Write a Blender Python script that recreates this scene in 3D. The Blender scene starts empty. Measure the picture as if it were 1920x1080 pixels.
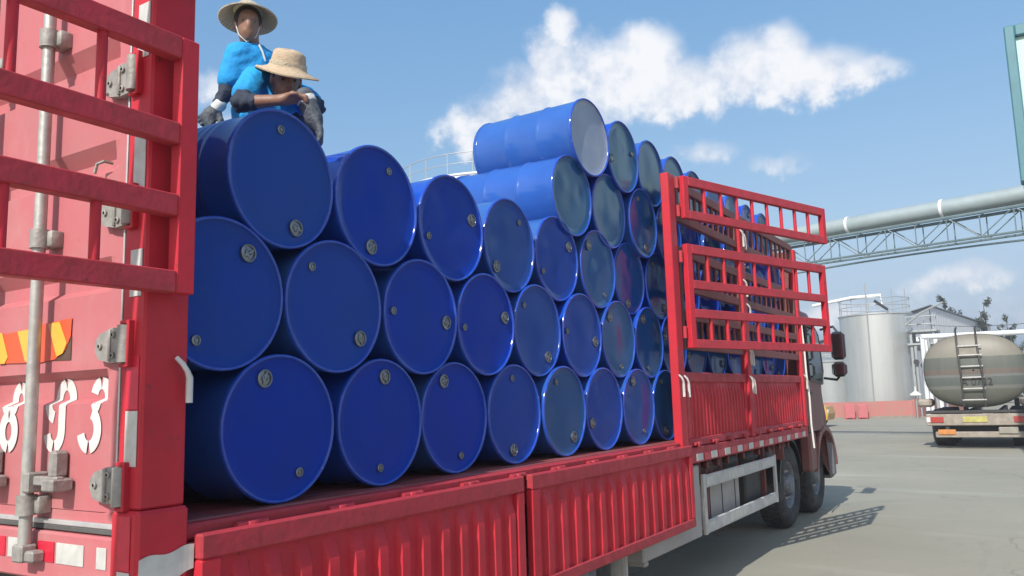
import bpy, bmesh, math, random
import numpy as np
from mathutils import Vector, Matrix
rnd = random.Random(7)
R = math.radians
scene = bpy.context.scene
col = scene.collection

# ------------------------------------------------------------------ camera
CAM_POS = Vector((2.616, -1.835, 1.684))
yaw, pitch, roll, FPX = -0.55884, 0.13447, -0.02901, 1535.0
fw = Vector((math.sin(yaw)*math.cos(pitch), math.cos(yaw)*math.cos(pitch), math.sin(pitch)))
r0 = Vector((math.cos(yaw), -math.sin(yaw), 0)); u0 = r0.cross(fw)
rt = r0*math.cos(roll) + u0*math.sin(roll); up = -r0*math.sin(roll) + u0*math.cos(roll)
cd = bpy.data.cameras.new('camera'); cam = bpy.data.objects.new('camera', cd); col.objects.link(cam)
M = Matrix((rt, up, -fw)).transposed().to_4x4(); M.translation = CAM_POS
cam.matrix_world = M
cd.sensor_width = 36; cd.lens = 36*FPX/1920; cd.clip_end = 5000; cd.clip_start = .05
scene.camera = cam
scene.render.resolution_x, scene.render.resolution_y = 1024, 576

# ------------------------------------------------------------------ sky, sun, exposure
SUN_AZ, SUN_EL = R(-4), R(40)          # direction the light travels, measured from +Y; elevation
SKY = 0.15
w = bpy.data.worlds.new('World'); scene.world = w; w.use_nodes = True
nt = w.node_tree; nt.nodes.clear()
def N(t, **k):
    n = nt.nodes.new(t)
    for a, b in k.items(): setattr(n, a, b)
    return n
def val(x, sock):
    if isinstance(x, (int, float)): sock.default_value = x
    else: nt.links.new(x, sock)
def mth(op, a, b=0.0, c=None, clamp=False):
    n = N('ShaderNodeMath', operation=op, use_clamp=clamp); val(a, n.inputs[0]); val(b, n.inputs[1])
    if c is not None: val(c, n.inputs[2])
    return n.outputs[0]
sky = N('ShaderNodeTexSky', sky_type='NISHITA', sun_disc=False)
sky.sun_elevation = SUN_EL; sky.sun_rotation = math.pi + SUN_AZ   # sun stands opposite to where the light travels
sky.altitude = 60; sky.air_density = 1.0; sky.dust_density = 4.0; sky.ozone_density = 4.5
tc = N('ShaderNodeTexCoord'); sep = N('ShaderNodeSeparateXYZ'); nt.links.new(tc.outputs['Generated'], sep.inputs[0])
az = mth('ARCTAN2', sep.outputs[0], sep.outputs[1]); el = mth('ARCSINE', sep.outputs[2])
n1 = N('ShaderNodeTexNoise'); n1.inputs['Scale'].default_value = 9; n1.inputs['Detail'].default_value = 9; n1.inputs['Roughness'].default_value = .62
nt.links.new(tc.outputs['Generated'], n1.inputs['Vector'])
n2 = N('ShaderNodeTexNoise'); n2.inputs['Scale'].default_value = 26; n2.inputs['Detail'].default_value = 9; n2.inputs['Roughness'].default_value = .6
nt.links.new(tc.outputs['Generated'], n2.inputs['Vector'])
# cumulus heaps: azimuth, elevation, half width, half height (degrees), strength
heaps = [(-34.0,19.2,2.6,2.3,.85),(-31.5,20.7,3.2,2.7,1),(-28.9,22.3,2.4,2.8,1),(-27.7,25.1,1.5,1.5,.7),(-28.0,19.4,5.0,2.2,1),(-24.4,21.9,4.4,2.7,1),
         (-21.6,22.6,2.6,2.6,1),(-19.6,20.4,5.0,2.3,1),(-15.4,21.3,3.2,2.6,1),(-12.9,21.8,2.4,2.2,1),(-11.2,20.2,4.6,1.9,1),(-7.8,20.0,2.8,1.1,.75),
         (-13.8,14.9,2.2,.8,.45),(-18.4,16.1,2.4,.8,.4),(-2.7,6.5,2.4,.9,.6),(-5.2,6.1,1.8,.7,.4),(-10.8,4.7,2.2,1.0,.4),(-3.5,4.2,6,1.2,.3),(-52.7,20.6,2.0,1.1,.45),(-51,18,2.5,.9,.35)]
rr = random.Random(3)
a = 12
while a < 285:
    e = rr.uniform(6, 30)
    for k in range(3): heaps.append((a+rr.uniform(-4, 4), e+rr.uniform(-1, 1.5), rr.uniform(2.5, 5.5), rr.uniform(1.2, 2.4), rr.uniform(.5, 1)))
    a += rr.uniform(24, 40)
acc = None
wob_a = mth('MULTIPLY', mth('SUBTRACT', n1.outputs[0], .5), R(5.0)); wob_e = mth('MULTIPLY', mth('SUBTRACT', n2.outputs[0], .5), R(3.2))
az2 = mth('ADD', az, wob_a); el2 = mth('ADD', el, wob_e)
for (ha, he, ra, re, st) in heaps:
    ha = (ha+180) % 360-180
    dx = mth('MULTIPLY', mth('SUBTRACT', az2, R(ha)), 1/R(ra)); dy = mth('MULTIPLY', mth('SUBTRACT', el2, R(he)), 1/R(re))
    q = mth('MULTIPLY_ADD', dx, dx, mth('MULTIPLY', dy, dy))
    v = mth('MULTIPLY', mth('SUBTRACT', 1.0, q), st)
    acc = v if acc is None else mth('SMOOTH_MAX', acc, v, .35)
dens = mth('ADD', acc, mth('MULTIPLY', mth('SUBTRACT', n1.outputs[0], .52), 2.1))
dens = mth('ADD', dens, mth('MULTIPLY', mth('SUBTRACT', n2.outputs[0], .5), 1.15))
mr = N('ShaderNodeMapRange', interpolation_type='SMOOTHERSTEP'); val(dens, mr.inputs[0]); mr.inputs[1].default_value = -.5; mr.inputs[2].default_value = .9
mask = mth('MULTIPLY', mr.outputs[0], .93)
ccol = N('ShaderNodeMix', data_type='RGBA')
val(mth('ADD', mth('MULTIPLY_ADD', n2.outputs[0], 2.6, -1.05), mth('MULTIPLY_ADD', n1.outputs[0], 1.6, mth('MULTIPLY_ADD', mr.outputs[0], .35, -.55)), clamp=True), ccol.inputs[0])
ccol.inputs['A'].default_value = (.40/SKY, .47/SKY, .60/SKY, 1); ccol.inputs['B'].default_value = (.73/SKY, .73/SKY, .745/SKY, 1)
mix = N('ShaderNodeMix', data_type='RGBA'); val(mask, mix.inputs[0])
sepc = N('ShaderNodeSeparateColor'); comb = N('ShaderNodeCombineColor'); nt.links.new(sky.outputs[0], sepc.inputs[0])
chv = [mth('MULTIPLY', mth('POWER', sepc.outputs[ch], gm), kk) for ch, (gm, kk) in enumerate(((1.1, 1.0), (.7, 1.38), (.42, 2.15)))]   # camera-like colour response of the hazy sky
chv[1] = mth('MINIMUM', chv[1], mth('MULTIPLY', chv[2], .97)); chv[0] = mth('MINIMUM', chv[0], mth('MULTIPLY', chv[2], .92))
for ch in range(3): val(chv[ch], comb.inputs[ch])
nt.links.new(comb.outputs[0], mix.inputs['A']); nt.links.new(ccol.outputs['Result'], mix.inputs['B'])
bg = N('ShaderNodeBackground'); nt.links.new(mix.outputs['Result'], bg.inputs[0]); bg.inputs[1].default_value = SKY
wo = N('ShaderNodeOutputWorld'); nt.links.new(bg.outputs[0], wo.inputs[0])

ld = bpy.data.lights.new('sun', 'SUN'); ld.energy = 3.7; ld.angle = R(.53); ld.color = (1, .96, .91)
sun = bpy.data.objects.new('sun', ld); col.objects.link(sun)
ldir = Vector((math.sin(SUN_AZ)*math.cos(SUN_EL), math.cos(SUN_AZ)*math.cos(SUN_EL), -math.sin(SUN_EL)))
sun.rotation_euler = ldir.to_track_quat('-Z', 'Y').to_euler(); sun.location = (0, 0, 30)
vs = scene.view_settings; vs.view_transform = 'Standard'; vs.look = 'None'; vs.exposure = .46; vs.gamma = 1

# ------------------------------------------------------------------ materials
def mat(name, c, rough=.5, metal=0., noise=0., nscale=6., c2=None, bump=0., bscale=40., spec=.5, coat=0., detail=6, lo=.35, hi=.7, rvar=.0, stretch=None, wear=0., wcol=(.10, .045, .03), wscale=22., vary=0., dust=0., dcol=(.30, .29, .27), transl=0.):
    m = bpy.data.materials.new(name); m.use_nodes = True; t = m.node_tree; b = t.nodes['Principled BSDF']
    b.inputs['Roughness'].default_value = rough; b.inputs['Metallic'].default_value = metal; b.inputs['Specular IOR Level'].default_value = spec
    b.inputs['Coat Weight'].default_value = coat; b.inputs['Coat Roughness'].default_value = .08
    b.inputs['Base Color'].default_value = (*c, 1)
    def vec(sc):
        g = t.nodes.new('ShaderNodeNewGeometry')
        mp = t.nodes.new('ShaderNodeMapping'); t.links.new(g.outputs['Position'], mp.inputs[0])
        if stretch: mp.inputs['Scale'].default_value = stretch
        return mp.outputs[0]
    if noise > 0 or c2:
        n = t.nodes.new('ShaderNodeTexNoise'); n.inputs['Scale'].default_value = nscale; n.inputs['Detail'].default_value = detail; n.inputs['Roughness'].default_value = .65
        t.links.new(vec(nscale), n.inputs['Vector'])
        r = t.nodes.new('ShaderNodeMapRange'); t.links.new(n.outputs[0], r.inputs[0]); r.inputs[1].default_value = lo; r.inputs[2].default_value = hi
        x = t.nodes.new('ShaderNodeMix'); x.data_type = 'RGBA'; t.links.new(r.outputs[0], x.inputs[0])
        x.inputs['A'].default_value = (*c, 1)
        x.inputs['B'].default_value = (*(c2 or tuple(v*(1-noise) for v in c)), 1)
        t.links.new(x.outputs['Result'], b.inputs['Base Color'])
        if rvar:
            q = t.nodes.new('ShaderNodeMapRange'); t.links.new(n.outputs[0], q.inputs[0]); q.inputs[1].default_value = .3; q.inputs[2].default_value = .75
            q.inputs[3].default_value = max(.02, rough-rvar); q.inputs[4].default_value = rough+rvar; t.links.new(q.outputs[0], b.inputs['Roughness'])
    def layer(fac_lo, fac_hi, amt, colr, sc, det=9, st=None):
        src = b.inputs['Base Color'].links[0].from_socket if b.inputs['Base Color'].links else None
        n = t.nodes.new('ShaderNodeTexNoise'); n.inputs['Scale'].default_value = sc; n.inputs['Detail'].default_value = det; n.inputs['Roughness'].default_value = .7
        g_ = t.nodes.new('ShaderNodeNewGeometry'); mp = t.nodes.new('ShaderNodeMapping'); t.links.new(g_.outputs['Position'], mp.inputs[0]); mp.inputs['Location'].default_value = (3.1, 7.7, 1.3)
        if st: mp.inputs['Scale'].default_value = st
        t.links.new(mp.outputs[0], n.inputs['Vector'])
        r = t.nodes.new('ShaderNodeMapRange'); t.links.new(n.outputs[0], r.inputs[0]); r.inputs[1].default_value = fac_lo; r.inputs[2].default_value = fac_hi; r.inputs[4].default_value = amt
        x = t.nodes.new('ShaderNodeMix'); x.data_type = 'RGBA'; t.links.new(r.outputs[0], x.inputs[0]); x.inputs['B'].default_value = (*colr, 1)
        if src: t.links.new(src, x.inputs['A'])
        else: x.inputs['A'].default_value = (*c, 1)
        t.links.new(x.outputs['Result'], b.inputs['Base Color'])
    if dust: layer(.48, .78, dust, dcol, 2.6, 10)
    if dust: layer(.55, .75, dust*.6, dcol, 11, 8, (1, 1, .3))
    if wear: layer(.62, .68, wear, wcol, wscale)
    if vary:
        src = b.inputs['Base Color'].links[0].from_socket; oi = t.nodes.new('ShaderNodeObjectInfo'); hs = t.nodes.new('ShaderNodeHueSaturation'); t.links.new(src, hs.inputs['Color'])
        for (sock, lo_, hi_) in (('Hue', .5-.035*vary, .5+.008*vary), ('Value', 1-.22*vary, 1+.15*vary), ('Saturation', 1-.16*vary, 1.0)):
            r = t.nodes.new('ShaderNodeMapRange'); t.links.new(oi.outputs['Random'], r.inputs[0]); r.inputs[3].default_value = lo_; r.inputs[4].default_value = hi_; t.links.new(r.outputs[0], hs.inputs[sock])
        t.links.new(hs.outputs[0], b.inputs['Base Color'])
    if transl:
        tl = t.nodes.new('ShaderNodeBsdfTranslucent'); ms = t.nodes.new('ShaderNodeMixShader'); ms.inputs[0].default_value = transl; tl.inputs[0].default_value = (*c, 1)
        out = t.nodes['Material Output']; t.links.new(b.outputs[0], ms.inputs[1]); t.links.new(tl.outputs[0], ms.inputs[2]); t.links.new(ms.outputs[0], out.inputs[0])
    if bump > 0:
        n = t.nodes.new('ShaderNodeTexNoise'); n.inputs['Scale'].default_value = bscale; n.inputs['Detail'].default_value = 4
        t.links.new(vec(bscale), n.inputs['Vector'])
        bp = t.nodes.new('ShaderNodeBump'); bp.inputs['Strength'].default_value = bump; bp.inputs['Distance'].default_value = .02
        t.links.new(n.outputs[0], bp.inputs['Height']); t.links.new(bp.outputs[0], b.inputs['Normal'])
    return m
MT = {}
MT['red'] = mat('red_paint', (.56, .024, .042), .52, c2=(.42, .022, .034), nscale=3.5, bump=.08, bscale=14, rvar=.12, wear=.7, dust=.12, dcol=(.30,.12,.10), spec=.3)
MT['red_worn'] = mat('red_worn_paint', (.47, .036, .055), .58, c2=(.33, .04, .046), nscale=9, bump=.15, bscale=30, rvar=.15, wear=.7, dust=.12, dcol=(.30,.12,.10), spec=.3)
MT['red_dark'] = mat('red_weathered', (.26, .05, .05), .6, c2=(.14, .06, .05), nscale=5, bump=.15, bscale=30, wear=.5, dust=.3, dcol=(.26,.15,.13))  # weathered red, darkened so the closed gates carry their shade in the paint
MT['door'] = mat('bleached_red_paint', (.50, .13, .145), .6, c2=(.42, .14, .145), nscale=2.2, bump=.1, bscale=9, rvar=.1, wear=.35, wcol=(.30,.09,.08), dust=.35, dcol=(.52,.30,.28))  # red door paint with the pink veil of lens flare mixed into its colour
MT['floor'] = mat('bed_steel', (.30, .05, .055), .6, c2=(.17, .06, .055), nscale=7, bump=.2, wear=.5, dust=.3)
MT['blue'] = mat('drum_blue', (.002, .062, .44), .13, c2=(.002, .050, .38), nscale=3, bump=.008, bscale=5, rvar=.03, spec=.45, vary=.7)
MT['lid'] = mat('drum_lid_blue', (.002, .031, .32), .15, c2=(.003, .035, .28), nscale=4, bump=.015, bscale=4, rvar=.05, spec=.13, vary=.38, dust=.05, dcol=(.06,.09,.20), wear=.4, wcol=(.02,.055,.27), wscale=12)
MT['chime'] = mat('drum_chime', (.008, .055, .42), .13, c2=(.03, .09, .42), nscale=18, bump=.03, bscale=20, rvar=.05, spec=.6, wear=.5, wcol=(.22,.24,.30), wscale=30)
MT['lid2'] = mat('drum_lid_slate', (.002, .052, .23), .17, c2=(.004, .058, .21), nscale=3, bump=.015, bscale=4, rvar=.05, spec=.24, vary=.38, dust=.05, dcol=(.09,.13,.20), wear=.4, wcol=(.04,.08,.22), wscale=12)  # blue heads with teal-grey reflections of the surroundings put into the base colour
MT['lid3'] = mat('drum_lid_grey', (.30, .33, .42), .35, c2=(.22, .27, .40), nscale=4, bump=.06, bscale=5, rvar=.1, spec=.35)  # blue head whose pale flare and reflection are painted in as grey
MT['zinc'] = mat('zinc_plug', (.29, .30, .31), .32, metal=.85, noise=.4, nscale=60)
MT['galv'] = mat('galvanised', (.50, .49, .45), .5, metal=.45, noise=.35, nscale=14, bump=.08, wear=.4, wcol=(.16,.11,.08), wscale=14, dust=.3, dcol=(.36,.33,.29))
MT['cast'] = mat('cast_hinge', (.35, .33, .30), .6, metal=.25, noise=.35, nscale=20, bump=.2, wear=.4, wcol=(.16,.11,.08), wscale=14, dust=.3, dcol=(.36,.33,.29))
MT['rubber'] = mat('rubber', (.028, .028, .03), .8, c2=(.09, .085, .08), nscale=6, bump=.2, lo=.45, hi=.8, dust=.35, dcol=(.20,.19,.17))
MT['gasket'] = mat('gasket', (.10, .10, .095), .7, noise=.3, nscale=10)
MT['trim'] = mat('aluminium_trim', (.68, .67, .66), .4, metal=.5, noise=.2, nscale=8, wear=.4, wcol=(.16,.11,.08), wscale=14, dust=.3, dcol=(.36,.33,.29))
MT['white'] = mat('white_paint', (.68, .66, .63), .5, noise=.18, nscale=12, wear=.4, wcol=(.16,.11,.08), wscale=14, dust=.3, dcol=(.36,.33,.29))
MT['tape_w'] = mat('reflective_white', (.58, .57, .53), .35, noise=.25, nscale=15)
MT['tape_r'] = mat('reflective_red', (.62, .02, .05), .3, noise=.25, nscale=15)
MT['orange'] = mat('orange_film', (.75, .10, .035), .4, noise=.1, nscale=8)
MT['yellow'] = mat('yellow_film', (.85, .42, .06), .4, noise=.1, nscale=8)
MT['dark'] = mat('dark_steel', (.045, .042, .04), .6, noise=.4, nscale=9, bump=.15)
MT['brown'] = mat('rusty_brown', (.11, .06, .045), .7, noise=.5, nscale=12)
MT['chassis'] = mat('chassis_red', (.20, .035, .035), .65, c2=(.10, .05, .04), nscale=9)
MT['grey_box'] = mat('grey_box_paint', (.38, .35, .33), .5, noise=.2, nscale=4, bump=.05, wear=.4, wcol=(.16,.11,.08), wscale=14, dust=.3, dcol=(.36,.33,.29))
MT['guard'] = mat('guard_grey', (.56, .54, .52), .5, noise=.3, nscale=8, wear=.4, wcol=(.16,.11,.08), wscale=14, dust=.3, dcol=(.36,.33,.29))
MT['rim'] = mat('wheel_rim', (.24, .25, .27), .5, metal=.4, noise=.5, nscale=20)
MT['cab'] = mat('cab_paint', (.20, .055, .055), .5, c2=(.20, .12, .10), nscale=5, rvar=.1, dust=.35, dcol=(.30,.22,.19))
MT['glass'] = mat('dark_glass', (.05, .06, .06), .06, spec=.8)
MT['greyplastic'] = mat('grey_plastic', (.16, .16, .17), .55, noise=.2, nscale=6)
MT['black'] = mat('black_plastic', (.02, .022, .024), .4)
MT['mirrorglass'] = mat('mirror_glass', (.6, .65, .65), .05, metal=1)
MT['rope'] = mat('white_rope', (.75, .72, .66), .8)
def ground_mat():
    m = mat('concrete_ground', (.30, .285, .222), .85, c2=(.25, .238, .188), nscale=.35, bump=.25, bscale=30, detail=10)
    t = m.node_tree; b = t.nodes['Principled BSDF']; l = b.inputs['Base Color'].links[0].from_socket
    g = t.nodes.new('ShaderNodeNewGeometry'); n = t.nodes.new('ShaderNodeTexNoise'); n.inputs['Scale'].default_value = 1.6; n.inputs['Detail'].default_value = 8; n.inputs['Roughness'].default_value = .75
    mp = t.nodes.new('ShaderNodeMapping'); mp.inputs['Scale'].default_value = (1, .35, 1); t.links.new(g.outputs['Position'], mp.inputs[0]); t.links.new(mp.outputs[0], n.inputs['Vector'])
    r = t.nodes.new('ShaderNodeMapRange'); t.links.new(n.outputs[0], r.inputs[0]); r.inputs[1].default_value = .56; r.inputs[2].default_value = .72; r.inputs[4].default_value = .45
    x = t.nodes.new('ShaderNodeMix'); x.data_type = 'RGBA'; t.links.new(r.outputs[0], x.inputs[0]); t.links.new(l, x.inputs['A']); x.inputs['B'].default_value = (.17, .168, .15, 1)
    v = t.nodes.new('ShaderNodeTexVoronoi'); v.feature = 'DISTANCE_TO_EDGE'; v.inputs['Scale'].default_value = .28; nn = t.nodes.new('ShaderNodeTexNoise'); nn.inputs['Scale'].default_value = 1.3; nn.inputs['Detail'].default_value = 6; t.links.new(g.outputs['Position'], nn.inputs['Vector'])
    va = t.nodes.new('ShaderNodeVectorMath'); va.operation = 'MULTIPLY_ADD'; t.links.new(nn.outputs['Color'], va.inputs[0]); va.inputs[1].default_value = (1.2, 1.2, 0); t.links.new(g.outputs['Position'], va.inputs[2]); t.links.new(va.outputs[0], v.inputs['Vector'])
    r3 = t.nodes.new('ShaderNodeMapRange'); t.links.new(v.outputs['Distance'], r3.inputs[0]); r3.inputs[1].default_value = .0; r3.inputs[2].default_value = .006; r3.inputs[3].default_value = .45; r3.inputs[4].default_value = 0
    x3 = t.nodes.new('ShaderNodeMix'); x3.data_type = 'RGBA'; t.links.new(r3.outputs[0], x3.inputs[0]); t.links.new(x.outputs['Result'], x3.inputs['A']); x3.inputs['B'].default_value = (.12, .115, .10, 1)
    n4 = t.nodes.new('ShaderNodeTexNoise'); n4.inputs['Scale'].default_value = .55; n4.inputs['Detail'].default_value = 7; mp4 = t.nodes.new('ShaderNodeMapping'); mp4.inputs['Scale'].default_value = (.35, 1.6, 1); mp4.inputs['Rotation'].default_value = (0, 0, .25); t.links.new(g.outputs['Position'], mp4.inputs[0]); t.links.new(mp4.outputs[0], n4.inputs['Vector'])
    r4 = t.nodes.new('ShaderNodeMapRange'); t.links.new(n4.outputs[0], r4.inputs[0]); r4.inputs[1].default_value = .58; r4.inputs[2].default_value = .75; r4.inputs[4].default_value = .6
    x4 = t.nodes.new('ShaderNodeMix'); x4.data_type = 'RGBA'; t.links.new(r4.outputs[0], x4.inputs[0]); t.links.new(x3.outputs['Result'], x4.inputs['A']); x4.inputs['B'].default_value = (.42, .41, .35, 1)
    t.links.new(x4.outputs['Result'], b.inputs['Base Color']); return m
MT['ground'] = ground_mat()

# ------------------------------------------------------------------ helpers
def tag(o, label=None, cat=None, group=None, kind=None):
    if label: o['label'] = label
    if cat: o['category'] = cat
    if group: o['group'] = group
    if kind: o['kind'] = kind
    return o
def thing(name, loc, label, cat, group=None):
    o = bpy.data.objects.new(name, None); col.objects.link(o); o.location = loc; o.empty_display_size = .2
    return tag(o, label, cat, group)
def origin(p):
    o = Vector((0, 0, 0))
    while p is not None: o = o+p.location; p = p.parent
    return o
class G:
    """collects faces in world space, then becomes one mesh object"""
    def __init__(s): s.v = []; s.f = []; s.s = []
    def add(s, vs, fs, smooth=False):
        k = len(s.v); s.v += [tuple(v) for v in vs]; s.f += [tuple(i+k for i in f) for f in fs]; s.s += [smooth]*len(fs); return s
    def box(s, x0, x1, y0, y1, z0, z1, b=.004, X=None):
        x0, x1 = min(x0, x1), max(x0, x1); y0, y1 = min(y0, y1), max(y0, y1); z0, z1 = min(z0, z1), max(z0, z1)
        b = min(b, (x1-x0)*.45, (y1-y0)*.45, (z1-z0)*.45)
        bm = bmesh.new(); vs = [bm.verts.new((x, y, z)) for x in (x0, x1) for y in (y0, y1) for z in (z0, z1)]
        for f in ((0, 1, 3, 2), (4, 6, 7, 5), (0, 4, 5, 1), (2, 3, 7, 6), (0, 2, 6, 4), (1, 5, 7, 3)): bm.faces.new([vs[i] for i in f])
        if b > 1e-4: bmesh.ops.bevel(bm, geom=bm.edges[:], offset=b, segments=1, affect='EDGES', profile=.5)
        bm.verts.index_update(); P = [v.co.copy() for v in bm.verts]
        if X: P = [X(p) for p in P]
        s.add(P, [[v.index for v in f.verts] for f in bm.faces]); bm.free(); return s
    def tube(s, pts, r, n=10, caps=True):
        pts = [Vector(p) for p in pts]; rs = r if isinstance(r, (list, tuple)) else [r]*len(pts); vs = []; fs = []
        prev = None
        for i, p in enumerate(pts):
            d = (pts[min(i+1, len(pts)-1)]-pts[max(i-1, 0)]).normalized()
            if prev is None: a = d.orthogonal().normalized()
            else: a = (prev-d*prev.dot(d)).normalized()
            prev = a; b = d.cross(a)
            for k in range(n): t = 2*math.pi*k/n; vs.append(p+(a*math.cos(t)+b*math.sin(t))*rs[i])
        for i in range(len(pts)-1):
            for k in range(n): fs.append((i*n+k, i*n+(k+1) % n, (i+1)*n+(k+1) % n, (i+1)*n+k))
        s.add(vs, fs, True)
        if caps: s.add(vs[:n], [tuple(range(n))[::-1]]); s.add(vs[-n:], [tuple(range(n))])
        return s
    def lathe(s, prof, o, axis, n=32, closed=False):
        """prof: (radius, distance along axis)"""
        axis = Vector(axis).normalized(); a = axis.orthogonal().normalized(); b = axis.cross(a); o = Vector(o); vs = []; fs = []
        for (r, h) in prof:
            for k in range(n): t = 2*math.pi*k/n; vs.append(o+axis*h+(a*math.cos(t)+b*math.sin(t))*max(r, 1e-4))
        m = len(prof)
        for i in range(m-1 if not closed else m):
            j = (i+1) % m
            for k in range(n): fs.append((i*n+k, i*n+(k+1) % n, j*n+(k+1) % n, j*n+k))
        return s.add(vs, fs, True)
    def prism(s, poly, axis, lo, hi):
        """poly: 2D points; axis: 0,1,2 of the extrusion"""
        n = len(poly); vs = []
        for h in (lo, hi):
            for (p, q) in poly: vs.append((h, p, q) if axis == 0 else (p, h, q) if axis == 1 else (p, q, h))
        fs = [tuple(range(n))[::-1], tuple(range(n, 2*n))]+[(i, (i+1) % n, n+(i+1) % n, n+i) for i in range(n)]
        return s.add(vs, fs)
    def grid(s, rows, smooth=False):
        m = len(rows[0]); vs = [p for r in rows for p in r]
        fs = [(i*m+j, i*m+j+1, (i+1)*m+j+1, (i+1)*m+j) for i in range(len(rows)-1) for j in range(m-1)]
        return s.add(vs, fs, smooth)
    def mesh(s, name, o=(0, 0, 0)):
        me = bpy.data.meshes.new(name); o = Vector(o)
        me.from_pydata([Vector(v)-o for v in s.v], [], s.f); me.polygons.foreach_set('use_smooth', s.s); 
        bm = bmesh.new(); bm.from_mesh(me); bmesh.ops.recalc_face_normals(bm, faces=bm.faces[:]); bm.to_mesh(me); bm.free()
        if any(s.s): 
            try: me.set_sharp_from_angle(angle=R(50))
            except Exception: pass
        me.update(); return me
    def build(s, name, m, parent=None, **k):
        me = s.mesh(name, origin(parent)); me.materials.append(MT[m] if isinstance(m, str) else m)
        o = bpy.data.objects.new(name, me); col.objects.link(o); o.parent = parent
        return tag(o, **k) if k else o
def part(name, me, parent, loc=(0, 0, 0), rot=None, m=None):
    """an object on shared mesh data, placed in world space under its parent"""
    o = bpy.data.objects.new(name, me); col.objects.link(o); o.parent = parent; o.location = Vector(loc)-origin(parent)
    if rot: o.rotation_euler = rot
    return o
def shared(g, name, m):
    me = g.mesh(name); me.materials.append(MT[m]); return me
ORD = ['first', 'second', 'third', 'fourth', 'fifth', 'sixth', 'seventh', 'eighth', 'ninth', 'tenth', 'eleventh', 'twelfth', 'thirteenth', 'fourteenth', 'fifteenth', 'sixteenth']
# ------------------------------------------------------------------ ground
g = G(); g.add([(-900, -400, 0), (900, -400, 0), (900, 1500, 0), (-900, 1500, 0)], [(0, 1, 2, 3)])
g.build('ground', 'ground', kind='structure', label='pale worn concrete yard under the trucks')

# ------------------------------------------------------------------ cargo truck
XE, XF = .16, -2.34
truck = thing('cargo_truck', (-1.09, 4.7, 0), 'red stake-sided cargo truck loaded with blue drums, side gates open', 'truck')
def T(name, m, g, parent=truck, label=None):
    o = g.build(name, m, parent)
    if label: o['label'] = label
    return o
# bed
g = G()
for k in range(16):
    x0 = XF+.06+k*(2.38/16); g.box(x0+.002, x0+2.38/16-.002, -.03, 9.08, 1.235, 1.298, .003)
T('bed_floor', 'floor', g)
for sx in (1, -1):
    xo = XE if sx > 0 else XF; xi = xo-.095*sx
    rail = T('side_rail', 'red_worn', G().box(xi, xo-.006*sx, -.03, 9.1, 1.10, 1.232, .006).box(xi+.02*sx, xo-.012*sx, -.03, 9.1, 1.236, 1.292, .01))
    if sx > 0:
        me = shared(G().box(-.002, .002, -.08, .08, -.03, .03, .001), 'reflector', 'tape_w')
        mr_ = shared(G().box(-.002, .002, -.08, .08, -.03, .03, .001), 'reflector', 'tape_r')
        for k, y in enumerate(np.arange(5.05, 9.0, .19)): part('reflector', me if k % 2 == 0 else mr_, rail, (XE-.002, y, 1.145))
        me = shared(G().tube([(0, -.07, 0), (0, .07, 0)], .014, 8).box(-.006, .02, -.025, .025, -.03, .012, .002), 'hinge_pin', 'red_worn')
        for y in list(np.arange(.25, 4.7, .46))+list(np.arange(5.0, 9, .46)): part('hinge_pin', me, rail, (XE+.004, y, 1.262))
        T('reflector', 'tape_w', G().box(XE-.002, XE+.006, 2.085, 2.135, 1.16, 1.235, .004), rail)
for y in np.arange(.4, 9, .62): T('cross_member', 'chassis', G().box(XF+.1, XE-.1, y-.035, y+.035, 1.10, 1.232, .004))
for x in (-.72, -1.46): T('chassis_rail', 'chassis', G().box(x-.04, x+.04, .1, 11.0, .78, 1.098, .006))
# corner posts and rear frame
for sx in (1, -1):
    xo = XE if sx > 0 else XF; X = lambda d: xo-d*sx
    p = T('corner_post', 'red', G().box(X(0), X(.125), -.20, -.03, 1.362, 3.62, .008))
    T('post_shoe', 'red', G().box(X(-.012), X(.135), -.212, -.018, .93, 1.36, .012), p)
    if sx > 0:
        for k, (z0, z1, c) in enumerate(((.98, 1.17, 'tape_w'), (1.175, 1.345, 'tape_r'), (1.50, 1.68, 'tape_w'), (1.685, 1.86, 'tape_r'), (2.06, 2.22, 'tape_w'), (2.42, 2.62, 'tape_w'), (2.90, 3.10, 'tape_w'))):
            yb = -.2155 if z1 < 1.36 else -.2035
            T('reflector', c, G().box(X(.02), X(.085), yb, yb+.003, z0, z1, .001), p)
        # curling white tape round the shoe
        rows = []
        for i in range(12):
            t = i/11; y = -.205+t*.20; zc = 1.165+.02*t+.006*math.sin(t*9); xx = XE+.0145+.02*max(0, t-.75)**2*16*.25
            rows.append([(xx, y, zc-.04+.008*math.sin(t*7)), (xx+.0015, y, zc+.045)])
        T('tape_strip', 'tape_w', G().grid(rows), p, 'wrinkled white reflective tape')
T('rear_header', 'red', G().box(XF+.125, XE-.125, -.19, -.05, 3.48, 3.60, .008))
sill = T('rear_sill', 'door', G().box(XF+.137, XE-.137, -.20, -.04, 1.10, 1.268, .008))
for (x0, x1, c) in ((-.74, -.64, 'tape_r'), (-.62, -.50, 'tape_w'), (-.42, -.315, 'tape_r'), (-.30, -.135, 'tape_w'), (-.06, -.005, 'tape_w'), (-.98, -.80, 'tape_w'), (-1.3, -1.15, 'tape_w'), (-1.8, -1.6, 'tape_r')):
    T('reflector', c, G().box(x0, x1, -.2035, -.2005, 1.165, 1.235, .001), sill)
T('underrun_bar', 'dark', G().box(XF+.2, XE-.2, -.05, .06, .55, .70, .01))
T('rear_apron', 'dark', G().box(XF+.25, XE-.22, -.03, -.005, .72, 1.097, .004))
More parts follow.
